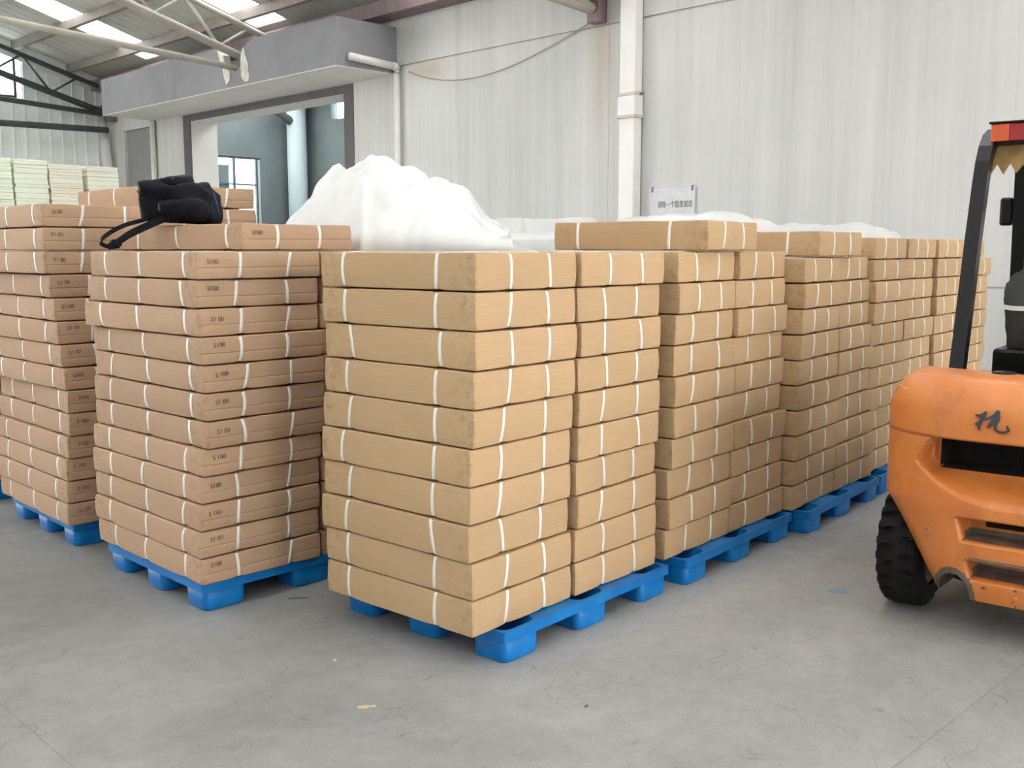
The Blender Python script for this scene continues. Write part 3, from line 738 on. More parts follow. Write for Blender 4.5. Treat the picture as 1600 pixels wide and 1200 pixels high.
# ------------------------------------------------------------------ blue nine-leg pallets
def rrect(cx, cy, a, b, r, n=5):
    pts = []
    for (sx, sy, t0) in ((1, 1, 0), (-1, 1, 90), (-1, -1, 180), (1, -1, 270)):
        for k in range(n + 1):
            t = R_(t0 + 90 * k / n); pts.append((cx + sx * (a - r) + r * math.cos(t), cy + sy * (b - r) + r * math.sin(t)))
    return pts
PLX, PLY = 1.20, 1.00
LEGX = [0.119, 0.60, 1.081]; LEGY = [0.101, 0.50, 0.899]
def deck_mesh():
    bm = bmesh.new(); zt, zb = 0.135, 0.092
    ca, cb_ = 0.115, 0.097
    xs = sorted([0, PLX] + [v for c in LEGX for v in (c - ca, c + ca)]); ys = sorted([0, PLY] + [v for c in LEGY for v in (c - cb_, c + cb_)])
    cache = {}
    def V(x, y, z):
        k = (round(x, 5), round(y, 5), round(z, 5))
        if k not in cache: cache[k] = bm.verts.new((x, y, z))
        return cache[k]
    for i in range(len(xs) - 1):
        for j in range(len(ys) - 1):
            hole = (i % 2 == 1) and (j % 2 == 1)
            x0, x1, y0, y1 = xs[i], xs[i + 1], ys[j], ys[j + 1]
            if not hole:
                for z in (zt, zb):
                    f = [V(x0, y0, z), V(x1, y0, z), V(x1, y1, z), V(x0, y1, z)]
                    bm.faces.new(f if z == zt else f[::-1])
            else:
                cx, cy = (x0 + x1) / 2, (y0 + y1) / 2
                for z, a, b in ((zt, 0.100, 0.083), (zb, 0.100, 0.083)):
                    ring = rrect(cx, cy, a, b, 0.045); outer = []
                    for (x, y) in ring:
                        dx, dy = (x - cx) / ca, (y - cy) / cb_; m = max(abs(dx), abs(dy))
                        # push to the cell boundary, corners to corners
                        ux = max(-1, min(1, dx / m)); uy = max(-1, min(1, dy / m)); outer.append((cx + ux * ca, cy + uy * cb_))
                    n = len(ring); A = [bm.verts.new((x, y, z)) for x, y in ring]; B = [bm.verts.new((x, y, z)) for x, y in outer]
                    for k in range(n):
                        f = (A[k], B[k], B[(k + 1) % n], A[(k + 1) % n])
                        bm.faces.new(f if z == zt else f[::-1])
                    for (qx, qy) in ((1, 1), (-1, 1), (-1, -1), (1, -1)):   # fill the corner slivers
                        cxx, cyy = cx + qx * ca, cy + qy * cb_
                        near = sorted(B, key=lambda v: (v.co.x - cxx) ** 2 + (v.co.y - cyy) ** 2)
                        on_x = min((v for v in B if abs(v.co.x - cxx) < 1e-6), key=lambda v: abs(v.co.y - cyy), default=None)
                        on_y = min((v for v in B if abs(v.co.y - cyy) < 1e-6), key=lambda v: abs(v.co.x - cxx), default=None)
                        if on_x is not None and on_y is not None and on_x is not on_y:
                            c = bm.verts.new((cxx, cyy, z)); bm.faces.new((on_x, c, on_y))
    # rim
    o = rrect(PLX / 2, PLY / 2, PLX / 2, PLY / 2, 0.012, 2); n = len(o)
    A = [bm.verts.new((x, y, zt)) for x, y in o]; B = [bm.verts.new((x, y, zb)) for x, y in o]
    for k in range(n): bm.faces.new((A[k], B[k], B[(k + 1) % n], A[(k + 1) % n]))
    # stiffening ribs under the deck
    for c in (0.30, 0.70): bx(bm, 0.02, c - 0.006, 0.075, PLX - 0.02, c + 0.006, zb - 0.001)
    me = bpy.data.meshes.new('deck'); bm.to_mesh(me); bm.free(); me.materials.append(M_PALLET); return me
def leg_mesh():
    bm = bmesh.new(); rings = []
    for z, a, b in ((0.134, 0.1005, 0.0835), (0.020, 0.092, 0.077), (0.016, 0.088, 0.073), (0.016, 0.0, 0.0)):
        if a: rings.append([bm.verts.new((x, y, z)) for x, y in rrect(0, 0, a, b, 0.040)])
    outs = []
    for z, a, b in ((0.133, 0.112, 0.094), (0.008, 0.106, 0.090), (0.002, 0.104, 0.088), (0.0, 0.100, 0.084)):
        outs.append([bm.verts.new((x, y, z)) for x, y in rrect(0, 0, a, b, 0.034)])
    n = len(rings[0])
    for R in (rings, outs):
        for A, B in zip(R, R[1:]):
            for k in range(n): bm.faces.new((A[k], A[(k + 1) % n], B[(k + 1) % n], B[k]))
    bm.faces.new(rings[-1]); bm.faces.new(outs[-1])
    for k in range(n): bm.faces.new((rings[0][k], outs[0][k], outs[0][(k + 1) % n], rings[0][(k + 1) % n]))
    return from_bm('leg', bm, M_PALLET, True)
DECK = deck_mesh(); LEG = leg_mesh()
def pallet(corner, yaw, label):
    P = tag(empty('pallet', (corner[0], corner[1], 0), yaw), label, 'pallet', 'blue plastic pallets')
    mesh_obj('deck', DECK, None, P)
    for x in LEGX:
        for y in LEGY: mesh_obj('leg', LEG, None, P, (x, y, 0))
pallet((2.745, 2.786), R_(3.65), 'frontmost blue plastic pallet, under the nearest tan cartons')
pallet((4.062, 2.843), R_(5.2), 'second blue plastic pallet of the tan carton row')
pallet((5.334, 2.889), R_(6.4), 'third blue plastic pallet of the tan carton row')
pallet((6.55, 3.03), R_(6.0), 'fourth blue plastic pallet of the tan row, partly behind the forklift')
pallet((7.84, 3.16), R_(5.5), 'blue plastic pallet at the far end of the tan row')
pallet((2.195, 4.19), R_(0.4), 'blue plastic pallet under the brown stamped cartons beside the front stack')
pallet((2.20, 5.655), R_(-1.0), 'blue plastic pallet under the left rear brown carton stack')
pallet((2.22, 7.12), R_(0.5), 'blue plastic pallet at the left edge of the picture')

def along(c, yaw, d): return (c[0] + d * math.cos(yaw), c[1] + d * math.sin(yaw))
GA = 'tan cartons of the front row'; GB = 'brown stamped cartons of the left block'
a = R_(4.2); c = (2.615, 2.835)
column(KF, FW, FL, FH, 10, c, a, 'near column, frontmost pallet', 'tan strapped', GA, [.001, -.004, -.017, -.005, -.004, .004, .010, .017, .018, .020], yj=0.8, twist=0.8)
column(KF, FW, FL, FH, 10, c, a, 'far column, frontmost pallet', 'tan strapped', GA, lean=(.012, -.012), coff=0.655, twist=0.4)
a = R_(4.8); c = (3.975, 2.912)
column(KF, FW, FL, FH, 10, c, a, 'near column, second pallet', 'tan strapped', GA, lean=(.05, -.005), coff=0.01, twist=3.2, yj=0.8)
column(KF, FW, FL, FH, 10, c, a, 'far column, second pallet', 'tan strapped', GA, lean=(.04, -.02), coff=0.648, twist=3.6, yj=0.8)
a = R_(6.0); c = (5.275, 2.965)
column(KF4, FW, FL, 0.1475, 10, c, a, 'near column, third pallet', 'tan strapped', GA, lean=(.03, -.01), coff=0.01, twist=3.4, yj=0.8)
column(KF4, FW, FL, 0.1475, 10, c, a, 'far column, third pallet', 'tan strapped', GA, lean=(.015, -.015), coff=0.645, twist=3.8, yj=0.8)
a = R_(6.0); c = (6.515, 3.125)
column(KF4, FW, FL, 0.1455, 11, c, a, 'near column, fourth pallet', 'tan strapped', GA)
column(KF4, FW, FL, 0.1455, 11, c, a, 'far column, fourth pallet', 'tan strapped', GA, coff=0.642)
a = R_(5.5); c = (7.815, 3.245)
column(KF4, FW, FL, 0.1455, 11, c, a, 'near column, rearmost pallet', 'tan strapped', GA)
column(KF4, FW, FL, 0.1455, 10, c, a, 'far column, rearmost pallet', 'tan strapped', GA, lean=(.04, -.02), coff=0.642)
put_carton(KF4, (along(c, a, .86)[0] - .02, along(c, a, .86)[1] + .44, PH + 10 * .1455 + .002), a, 'tan strapped carton alone on top of the rearmost tan column', 'box', GA)
# loose cartons on top of the tan row
def put_corner(kind, W, L, cx, cy, z, yaw, label, group, **kw):
    x = cx + W / 2 * math.cos(yaw) - L / 2 * math.sin(yaw); y = cy + W / 2 * math.sin(yaw) + L / 2 * math.cos(yaw)
    return put_carton(kind, (x, y, z), yaw, label, 'box', group, **kw)
put_corner(KF, FW, FL, 4.23, 2.885, PH + 10 * FH + .004, R_(10), 'large loose tan carton lying crosswise on top of the second pallet', GA)
put_corner(KF, FW, FL, 5.545, 3.0, PH + 10 * .1475 + .004, R_(5), 'loose tan carton lying on top of the third pallet', GA)

# left block
column(KB, BW, BL, BH, 12, (2.182, 4.166), R_(1.5), 'near column beside the front stack', 'brown stamped', GB, [0, -.005, .003, .009, .024, .042, .048, .042, .038, .026, .018, .030], stamp=True, yj=1.3)
column(KB, BW, BL, BH, 12, (2.850, 4.178), R_(1.0), 'column just behind the front stack', 'brown stamped', GB, lean=(.03, 0), stamp=True)
put_corner(KB, BW, BL, 2.45, 4.185, PH + 12 * BH + .003, R_(4), 'brown stamped carton carrying the black backpack', GB, stamp=True)
column(KB, BW, BL, BH, 14, (2.161, 5.625), R_(0), 'left rear column', 'brown stamped', GB, [0, .003, .007, .027, .037, .034, .024, .010, .005, -.01, -.027, -.048, -.048, -.048], stamp=True, yj=1.5)
column(KB, BW, BL, BH, 15, (2.83, 5.64), R_(-1), 'column behind the backpack', 'brown stamped', GB, lean=(-.08, 0), stamp=True)
column(KB, BW, BL, BH, 12, (2.17, 7.10), R_(0), 'column at the left picture edge', 'brown stamped', GB, stamp=True)

# ------------------------------------------------------------------ plastic film covers over the row behind
def film(name, cx, cy, yaw, sx, sy, hfun, label, seed, skirt=1.75, res=0.03, amp=0.05):
    ca, sa = math.cos(yaw), math.sin(yaw)
    def axis(half):
        inner = [-half + 2 * half * k / max(2, int(2 * half / res)) for k in range(max(2, int(2 * half / res)) + 1)]
        sk = [half + skirt * (k / 14) for k in range(1, 15)]
        return [-v for v in sk[::-1]] + inner + sk
    U, Vv = axis(sx / 2), axis(sy / 2); P = []; F = []
    for u in U:
        for v in Vv:
            x = max(-sx / 2, min(sx / 2, u)); y = max(-sy / 2, min(sy / 2, v)); ox = abs(u) - sx / 2; oy = abs(v) - sy / 2
            over = max(0, ox, oy)
            wx = cx + x * ca - y * sa; wy = cy + x * sa + y * ca
            n1 = noise.noise(Vector((wx * 2.2, wy * 2.2, seed))); n2 = noise.noise(Vector((wx * 5.5, wy * 5.5, seed + 9)))
            edge = min(1, min(sx / 2 - abs(x), sy / 2 - abs(y)) / 0.18)
            vq = noise.voronoi(Vector((wx * 2.4, wy * 2.4, seed)))[0]
            z = hfun(wx, wy) + amp * (abs(n1) * 1.0 + 0.3 * abs(n2) + 0.9 * (vq[1] - vq[0]) - 0.3) - 0.05 * (1 - edge) ** 2
            px, py = x, y
            if over > 0:
                fold = 0.025 + 0.03 * noise.noise(Vector((x * 6, y * 6, seed + 3))) + 0.015 * math.sin((x + y) * 31 + seed)
                k = min(1, over / 0.4)
                if ox > 0: px += math.copysign(fold * k, u)
                if oy > 0: py += math.copysign(fold * k, v)
                z = z - over * z / skirt * 0.992
            P.append((cx + px * ca - py * sa, cy + px * sa + py * ca, max(0.004, z)))
    m = len(Vv)
    for i in range(len(U) - 1):
        for j in range(m - 1): F.append((i * m + j, (i + 1) * m + j, (i + 1) * m + j + 1, i * m + j + 1))
    me = pyd(name, P, F, M_FILM, True)
    o = mesh_obj(name, me)
    sm = o.modifiers.new('thick', 'SOLIDIFY'); sm.thickness = 0.003; sm.offset = -1
    return tag(o, label, 'plastic sheet', 'white plastic sheets over the rear row')
def lerp(tab, s):
    if s <= tab[0][0]: return tab[0][1]
    for (a, b), (c, d) in zip(tab, tab[1:]):
        if s <= c: return b + (d - b) * (s - a) / (c - a)
    return tab[-1][1]
MND = [(-1.36, 0.05), (-1.25, .20), (-1.15, .38), (-1.05, .43), (-.96, .40), (-.90, .47), (-.82, .50), (-.65, .46), (-.40, .38), (-.25, .30), (-.16, .14), (-.05, .05)]
def mound(wx, wy):
    s = (wx - wy) * 0.7071; d = (wx + wy) * 0.7071 - 5.95
    g = math.exp(-(d / 0.40) ** 2)
    cr = 0.05 * abs(math.sin(7 * s + 5 * d + 2.0 * noise.noise(Vector((wx * 3, wy * 3, 1)))))
    return 1.70 + (lerp(MND, s) + cr * (0.3 + lerp(MND, s))) * g
film('plastic_sheet', 3.98, 4.72, R_(2), 0.98, 1.05, lambda x, y: 1.68 + 0.10 * math.exp(-((x - 3.9) ** 2 + (y - 4.7) ** 2) / .2), 'white plastic sheet hanging over the pallet behind the front stack', 3)
# heaped bundle
def heap():
    P = []; F = []; nu, nv = 84, 64
    for i in range(nu + 1):
        s = -1.36 + 1.36 * i / nu
        for j in range(nv + 1):
            e_ = -1 + 2.0 * j / nv
            dc = 0.30 * max(0.0, min(1.0, (-0.80 - s) / 0.35)); hw = 0.60 - 0.55 * dc; d = dc + hw * e_
            env = (1 - abs(e_) ** 2.2)
            prof = lerp(MND, s)
            wx, wy = (s + d + 5.95) * 0.7071, (d + 5.95 - s) * 0.7071
            q = Vector((s * 2.3, d * 2.3, 4.4))
            n1 = noise.noise(q * 1.0); rid = 1 - abs(noise.noise(q * 1.6 + Vector((5, 1, 0)))) * 2; rid2 = 1 - abs(noise.noise(q * 3.4 + Vector((2, 7, 0)))) * 2
            f1 = noise.voronoi(q * 1.15 + Vector((3, 2, 0)))[0]; f2 = noise.voronoi(q * 2.6 + Vector((1, 9, 0)))[0]
            z = 1.70 + max(0.0, prof * env * (0.84 + 0.26 * (f1[1] - f1[0]) + 0.05 * rid)) + (0.06 * (f2[1] - f2[0]) + 0.02 * n1) * env
            if i in (0, nu) or j in (0, nv): z = 1.63
            P.append((wx + 0.02 * rid, wy + 0.02 * rid2, z))
    for i in range(nu):
        for j in range(nv):
            a = i * (nv + 1) + j; F.append((a, a + nv + 1, a + nv + 2, a + 1))
    o = mesh_obj('plastic_bundle', pyd('plastic_bundle', P, F, M_FILM, True))
    o.modifiers.new('thick', 'SOLIDIFY').thickness = 0.004
    return tag(o, 'tall crumpled heap of white plastic film behind the front stack', 'plastic sheet', 'white plastic sheets over the rear row')
heap()
film('plastic_sheet', 5.25, 4.75, R_(2), 1.35, 1.1, lambda x, y: 1.70 + (0.16 if 4.85 < x < 5.6 and y > 4.75 else 0.06), 'flat white plastic sheet over the pallet behind the crosswise loose carton', 11, amp=0.03)
film('plastic_sheet', 6.75, 4.75, R_(3), 1.45, 1.15, lambda x, y: 1.77 + 0.15 * math.exp(-((x - 6.7) / .6) ** 2), 'long rounded white plastic sheet below the wall sign', 19, amp=0.05)
film('plastic_sheet', 8.45, 4.75, R_(3), 1.65, 1.15, lambda x, y: 1.80 + 0.07 * math.sin(3 * x), 'wrinkled white plastic sheet at the far end of the rear row', 27, amp=0.07)

# ------------------------------------------------------------------ black backpack
def blob(name, a, b, c, e, seed, amp, mat, parent, loc, rot=(0, 0, 0), flat=None, nu=40, nv=24):
    P = []; F = []
    f = lambda t: math.copysign(abs(t) ** e, t)
    for j in range(nv + 1):
        th = -math.pi / 2 + math.pi * j / nv
        for i in range(nu):
            ph = 2 * math.pi * i / nu
            v = Vector((a * f(math.cos(th)) * f(math.cos(ph)), b * f(math.cos(th)) * f(math.sin(ph)), c * f(math.sin(th))))
            n = noise.noise_vector(v * 7 + Vector((seed, 0, 0))); n2 = abs(noise.noise(v * 11 + Vector((0, seed, 0))))
            v += n * amp - v.normalized() * n2 * amp * 0.8
            if flat is not None and v.z < flat: v.z = flat + 0.1 * (v.z - flat)
            P.append(v)
    for j in range(nv):
        for i in range(nu): F.append((j * nu + i, j * nu + (i + 1) % nu, (j + 1) * nu + (i + 1) % nu, (j + 1) * nu + i))
    return mesh_obj(name, pyd(name, P, F, mat, True), None, parent, loc, rot)
ZB = PH + 13 * BH + 0.006
bag = tag(empty('backpack', (2.46, 4.775, ZB), R_(-45)), 'black nylon backpack slumped on top of the brown cartons', 'backpack')
blob('body', 0.20, 0.13, 0.115, 0.62, 3.0, 0.045, M_CLOTH, bag, (0, 0, 0.095), (0, R_(4), 0), flat=-0.092)
blob('front_pocket', 0.125, 0.06, 0.055, 0.6, 8.0, 0.028, M_CLOTH, bag, (0.06, -0.105, 0.07), (R_(12), R_(4), 0), flat=-0.055)
blob('top_flap', 0.13, 0.075, 0.045, 0.7, 5.0, 0.03, M_CLOTH, bag, (-0.07, 0.01, 0.175), (0, R_(-14), 0))
mesh_obj('reflective_strip', box_mesh('reflective_strip', -0.033, -0.004, -0.003, 0.033, 0.004, 0.003, M_PIPING), None, bag, (-0.04, -0.055, 0.215), (R_(20), R_(3), 0))
tube('drawcord', [(0.185, -0.06, 0.15), (0.205, -0.075, 0.09), (0.213, -0.07, 0.03)], 0.004, simple('navy_cord', srgb(40, 44, 110), 0.6), bag, 6)
def strapcurve(name, pts, w):
    # smooth by Catmull-Rom
    out = []
    pts = [Vector(p) for p in pts]
    for i in range(len(pts) - 1):
        p0, p1, p2, p3 = pts[max(0, i - 1)], pts[i], pts[i + 1], pts[min(len(pts) - 1, i + 2)]
        for k in range(6):
            t = k / 6
            out.append(0.5 * ((2 * p1) + (-p0 + p2) * t + (2 * p0 - 5 * p1 + 4 * p2 - p3) * t * t + (-p0 + 3 * p1 - 3 * p2 + p3) * t ** 3))
    out.append(pts[-1])
    return ribbon(name, out, [Vector((0.1, 0.25, 0.9))] * len(out), w, 0.006, M_CLOTH, bag)
strapcurve('shoulder_strap', [(-0.02, -0.115, 0.03), (-0.10, -0.15, -0.01), (-0.19, -0.17, -0.055), (-0.255, -0.165, -0.095), (-0.30, -0.15, -0.113)], 0.035)
strapcurve('shoulder_strap', [(-0.10, -0.06, 0.03), (-0.17, -0.10, 0.008), (-0.22, -0.135, -0.010), (-0.275, -0.16, -0.04), (-0.325, -0.16, -0.075), (-0.335, -0.15, -0.10), (-0.30, -0.14, -0.115), (-0.25, -0.15, -0.112)], 0.02)
blob('buckle', 0.026, 0.012, 0.018, 0.6, 2.0, 0.004, M_CLOTH, bag, (-0.258, -0.165, -0.098))

# ------------------------------------------------------------------ forklift
FK = tag(empty('forklift', (4.715, 1.48, 0), R_(8)), 'scuffed orange forklift seen from behind, parked beside the carton row', 'forklift')
ZT = 1.115
def cw_dims(z):
    w, D = 0.59, 0.44
    if z > 0.90: k = min(1, (z - 0.90) / (ZT - 0.90)); s = 0.09 * (k ** 3.2); w -= s; D -= s * 0.8
    if z < 0.58: k = min(1, (0.58 - z) / 0.36); w -= 0.215 * k ** 0.9; D -= 0.03 * k
    if z < 0.26: k = (0.26 - z) / 0.08; D -= 0.02 * k * k; w -= 0.02 * k * k
    return w, D
def sstep(a, b, v):
    t = max(0, min(1, (v - a) / (b - a))); return t * t * (3 - 2 * t)
def recess(y, z):
    """(depth pushed in from the rear face, dark?)"""
    ay = abs(y); d = 0.0; dark = 0
    # groove that separates the upper cap
    g = math.exp(-((z - (0.872 - 0.02 * max(0, 0.45 - ay))) / 0.007) ** 2) * (1 - sstep(0.36, 0.30, ay)) * 0.012
    d += g
    if z < 0.872: d += 0.012
    # radiator slot
    s = sstep(0.345, 0.325, ay) * sstep(0.866, 0.858, z) * sstep(0.712, 0.724, z)
    # scoop below the slot
    zl = 0.600 + 0.19 * (ay / 0.43) ** 2.6
    zu = 0.858 if ay < 0.345 else 0.858 - 0.11 * min(1, (ay - 0.345) / 0.06)
    if zl < z < zu and ay < 0.43:
        t = min(1, (z - zl) / max(0.02, (0.72 - zl)))
        d = max(d, 0.02 + 0.15 * sstep(0, 1, t) * sstep(0.43, 0.36, ay))
    if s > 0.12: dark = 1
    d = max(d, 0.30 * s)
    # tow-pin pockets
    for z0, z1 in ((0.437, 0.545), (0.275, 0.362)):
        an = ay * 0.59 / cw_dims(z)[0]; s2 = sstep(0.240, 0.222, an) * sstep(z1, z1 - 0.012, z) * sstep(z0, z0 + 0.012, z)
        d = max(d, 0.16 * s2)
        if s2 > 0.5: dark = max(dark, 1 if (z > z0 + 0.045 and an < 0.15) else (2 if z < z0 + 0.03 else 0))
    # exhaust arch at the bottom edge
    rr = math.hypot((ay - 0.23) / 0.062, (z - 0.19) / 0.085)
    if rr < 1.45: d = max(d, 0.22 * sstep(1.15, 0.92, rr)); dark = 2 if rr > 0.9 else 1
    return d, dark
def cw_point(t, z):
    w, D = cw_dims(z); n = 3.4
    if t < 0 or t > 1:      # straight sides
        s = -t if t < 0 else t - 1; y = w if t < 0 else -w
        return Vector((s * 0.10, y, z)), y, 0.0
    a = math.pi * t; c, s = math.cos(a), math.sin(a)
    y = w * math.copysign(abs(c) ** (2 / n), c); x = -D * abs(s) ** (2 / n)
    return Vector((x, y, z)), y, abs(s)
def counterweight():
    ts = [-1, -0.75, -0.5, -0.3, -0.15, -0.06] + [k / 230 for k in range(231)] + [1.06, 1.15, 1.3, 1.5, 1.75, 2.0]
    # resample so that the rear face has even spacing in y
    zs = [0.185 + (0.90 - 0.185) * k / 120 for k in range(121)] + [0.90 + (ZT - 0.90) * k / 26 for k in range(1, 27)]
    V = []; F = []; D = []
    for z in zs:
        for t in ts:
            p, y, s = cw_point(t, z); d, dk = recess(y, z)
            if 0 <= t <= 1 and s > 0.25: p.x += d; D.append(dk)
            elif z < 0.872: D.append(0); p.y -= math.copysign(min(d, 0.012), p.y) if (t < 0 or t > 1 or s < 0.25) else 0
            else: D.append(0)
            V.append(p)
    m = len(ts); mats = []
    for i in range(len(zs) - 1):
        for j in range(m - 1):
            zc = 0.5 * (zs[i] + zs[i + 1])
            if zc < 0.60 and (ts[j] < -0.02 or ts[j] > 1.0): continue      # wheel arch
            q = (i * m + j, i * m + j + 1, (i + 1) * m + j + 1, (i + 1) * m + j); F.append(q)
            dk = [D[k] for k in q]; mats.append(1 if min(dk) >= 1 and max(dk) < 2 else (2 if max(dk) == 2 else 0))
    # lid
    top = (len(zs) - 1) * m
    cidx = len(V); V.append(Vector((-0.1, 0, ZT + 0.006)))
    for j in range(m - 1): F.append((top + j, top + j + 1, cidx)); mats.append(0)
    me = pyd('counterweight', V, F, M_ORANGE, True); me.materials.append(M_DARK); me.materials.append(M_GRIME)
    for p, k in zip(me.polygons, mats): p.material_index = k
    return mesh_obj('counterweight', me, None, FK)
cw = counterweight()
mesh_obj('pin_ledge', box_mesh('pin_ledge', -0.425, -0.165, 0.366, -0.20, 0.165, 0.376, M_GRIME, 0.003), None, cw)
mesh_obj('inner_core', box_mesh('inner_core', -0.10, -0.36, 0.20, 0.12, 0.36, 1.05, M_DARK), None, cw)
# emblem: raised brush-style character on the rear of the cap
def emblem():
    # strokes as (y_px, z_px) in pixels of the photo crop: converted to metres about the emblem centre
    strokes = [
        [((262, 360), 22), ((330, 375), 30), ((410, 335), 34), ((470, 275), 26)],
        [((455, 270), 34), ((420, 370), 48), ((370, 480), 46), ((335, 600), 36), ((350, 690), 26)],
        [((400, 430), 30), ((330, 520), 30), ((270, 575), 34)],
        [((380, 470), 26), ((470, 440), 26), ((560, 390), 28), ((640, 330), 40), ((700, 230), 40)],
        [((700, 230), 40), ((690, 340), 50), ((640, 430), 56), ((560, 550), 36), ((510, 620), 30)],
        [((620, 400), 46), ((740, 390), 30), ((700, 440), 38), ((660, 560), 36), ((665, 650), 34), ((740, 700), 30), ((850, 700), 32), ((930, 650), 30), ((880, 540), 14)],
    ]
    k = 0.000182         # metres per crop pixel
    bm = bmesh.new()
    for st in strokes:
        rings = []
        for i, ((px, py), wd) in enumerate(st):
            a = st[max(0, i - 1)][0]; b = st[min(len(st) - 1, i + 1)][0]
            dx, dy = b[0] - a[0], b[1] - a[1]; L = math.hypot(dx, dy) or 1; nx_, ny_ = -dy / L, dx / L
            ring = []
            for sgn, dep in ((-1, 0.004), (-1, -0.008), (1, -0.008), (1, 0.004)):
                qx, qy = px + sgn * nx_ * wd * .85, py + sgn * ny_ * wd * .85
                y = 0.098 - (qx - 600) * k * 1.05; z = 0.966 - (qy - 460) * k
                w, D = cw_dims(z); x = -D * (1 - min(1, abs(y) / w) ** 3.4) ** (1 / 3.4)
                ring.append(bm.verts.new((x + dep, y, z)))
            rings.append(ring)
        for A, B in zip(rings, rings[1:]):
            for q in range(4): bm.faces.new((A[q], A[(q + 1) % 4], B[(q + 1) % 4], B[q]))
        bm.faces.new(rings[0]); bm.faces.new(rings[-1])
    return mesh_obj('emblem', from_bm('emblem', bm, simple('slate_emblem', srgb(52, 56, 66), 0.4, var=0.15)), None, cw)
e = emblem(); e['label'] = 'raised dark brush-style character'
# tyres
def tyre(name, x, y, r, w, parent, pitch=24):
    T = empty(name, (x, y, r), 0, parent)
    nu = pitch * 8; prof = [(-0.5, 0.62), (-0.5, 0.80), (-0.47, 0.92), (-0.40, 0.975), (-0.34, 0.99), (-0.2, 1.0), (-0.06, 1.0), (-0.03, 0.998), (0.03, 0.998), (0.06, 1.0), (0.2, 1.0), (0.34, 0.99), (0.40, 0.975), (0.47, 0.92), (0.5, 0.80), (0.5, 0.62)]
    P = []; F = []
    for i in range(nu):
        for (v, q) in prof:
            ph = (i / 8.0 + (0.5 if v > 0 else 0) + 0.55 * (0.5 - abs(v)) ) % 1.0
            rr = r * q
            if abs(v) > 0.08 and q > 0.85 and ph < 0.40: rr -= 0.022
            an = 2 * math.pi * i / nu
            P.append((rr * math.cos(an), v * w, rr * math.sin(an)))
    m = len(prof)
    for i in range(nu):
        for k in range(m - 1): F.append((i * m + k, ((i + 1) % nu) * m + k, ((i + 1) % nu) * m + k + 1, i * m + k + 1))
    mesh_obj('tread', pyd('tread', P, F, M_RUBBER), None, T)
    bm = bmesh.new()
    tube_bm(bm, [(0, -w * 0.44, 0), (0, -w * 0.40, 0), (0, w * 0.40, 0), (0, w * 0.44, 0)], [r * 0.60, r * 0.63, r * 0.63, r * 0.60], 28)
    mesh_obj('wheel_rim', from_bm('wheel_rim', bm, M_GRIME, True), None, T)
    return T
tyre('rear_tyre', 0.0, 0.500, 0.290, 0.195, FK); tyre('rear_tyre', 0.0, -0.500, 0.290, 0.195, FK)
tyre('front_tyre', 1.70, 0.50, 0.345, 0.22, FK); tyre('front_tyre', 1.70, -0.50, 0.345, 0.22, FK)
for sgn in (1, -1): mesh_obj('side_panel', box_mesh('side_panel', 0.10, min(sgn * 0.40, sgn * 0.585), 0.62, 0.62, max(sgn * 0.40, sgn * 0.585), 0.95, M_ORANGE, 0.02), None, FK)
mesh_obj('axle', box_mesh('axle', -0.07, -0.40, 0.22, 0.07, 0.40, 0.36, M_DARK), None, FK)
mesh_obj('chassis', box_mesh('chassis', 0.35, -0.40, 0.20, 1.95, 0.40, 0.62, M_ORANGE, 0.02), None, FK)
mesh_obj('fuel_tank_step', box_mesh('fuel_tank_step', 0.80, 0.40, 0.30, 1.35, 0.58, 0.50, M_BLACK, 0.02), None, FK)
hood = mesh_obj('engine_hood', box_mesh('engine_hood', 0.13, -0.36, 0.62, 1.15, 0.36, 1.04, M_BLACK, 0.04), None, FK)
blob('fuel_cap', 0.05, 0.05, 0.008, 0.8, 1.0, 0.0, M_BLACK, FK, (-0.06, 0.14, ZT + 0.006), nu=20, nv=8)
# overhead guard
def bar(name, pts, wx, wy, mat, parent):
    """rectangular tube swept in the x-z plane"""
    bm = bmesh.new(); rings = []
    for i, p in enumerate(pts):
        p = Vector(p); d = (Vector(pts[min(i + 1, len(pts) - 1)]) - Vector(pts[max(i - 1, 0)])).normalized(); s = Vector((0, 1, 0)); nn = d.cross(s).normalized()
        rings.append([bm.verts.new(p + s * a * wy / 2 + nn * b * wx / 2) for a, b in ((-1, -1), (1, -1), (1, 1), (-1, 1))])
    for A, B in zip(rings, rings[1:]):
        for k in range(4): bm.faces.new((A[k], A[(k + 1) % 4], B[(k + 1) % 4], B[k]))
    bm.faces.new(rings[0]); bm.faces.new(rings[-1])
    es = [e for e in bm.edges if not e.is_boundary and abs((e.verts[1].co - e.verts[0].co).normalized().y) < 0.5]
    return mesh_obj(name, from_bm(name, bm, mat), None, parent)
og = empty('overhead_guard', (0, 0, 0), 0, FK)
ZG = 2.235
for sgn in (1, -1):
    y = 0.435 * sgn
    arc = [(0.335, y, 0.95), (0.43, y, 1.30), (0.535, y, 1.70), (0.62, y, 1.98), (0.655, y, 2.07), (0.70, y, 2.14), (0.765, y, 2.195), (0.85, y, 2.225), (0.95, y, ZG), (1.66, y, ZG - 0.02)]
    bar('rear_pillar', arc, 0.07, 0.065, M_BLACK, og)
    bar('front_pillar', [(1.66, y, 0.75), (1.62, y, 1.6), (1.58, y, ZG - 0.03)], 0.065, 0.07, M_BLACK, og)
for x in (1.05, 1.2, 1.35, 1.5, 1.62):
    mesh_obj('roof_bar', box_mesh('roof_bar', x - 0.02, -0.40, ZG - 0.03, x + 0.02, 0.40, ZG + 0.02, M_BLACK), None, og)
mesh_obj('rear_crossbar', box_mesh('rear_crossbar', 0.80, -0.40, 2.145, 0.86, 0.40, 2.235, M_TORN, 0.008), None, og)
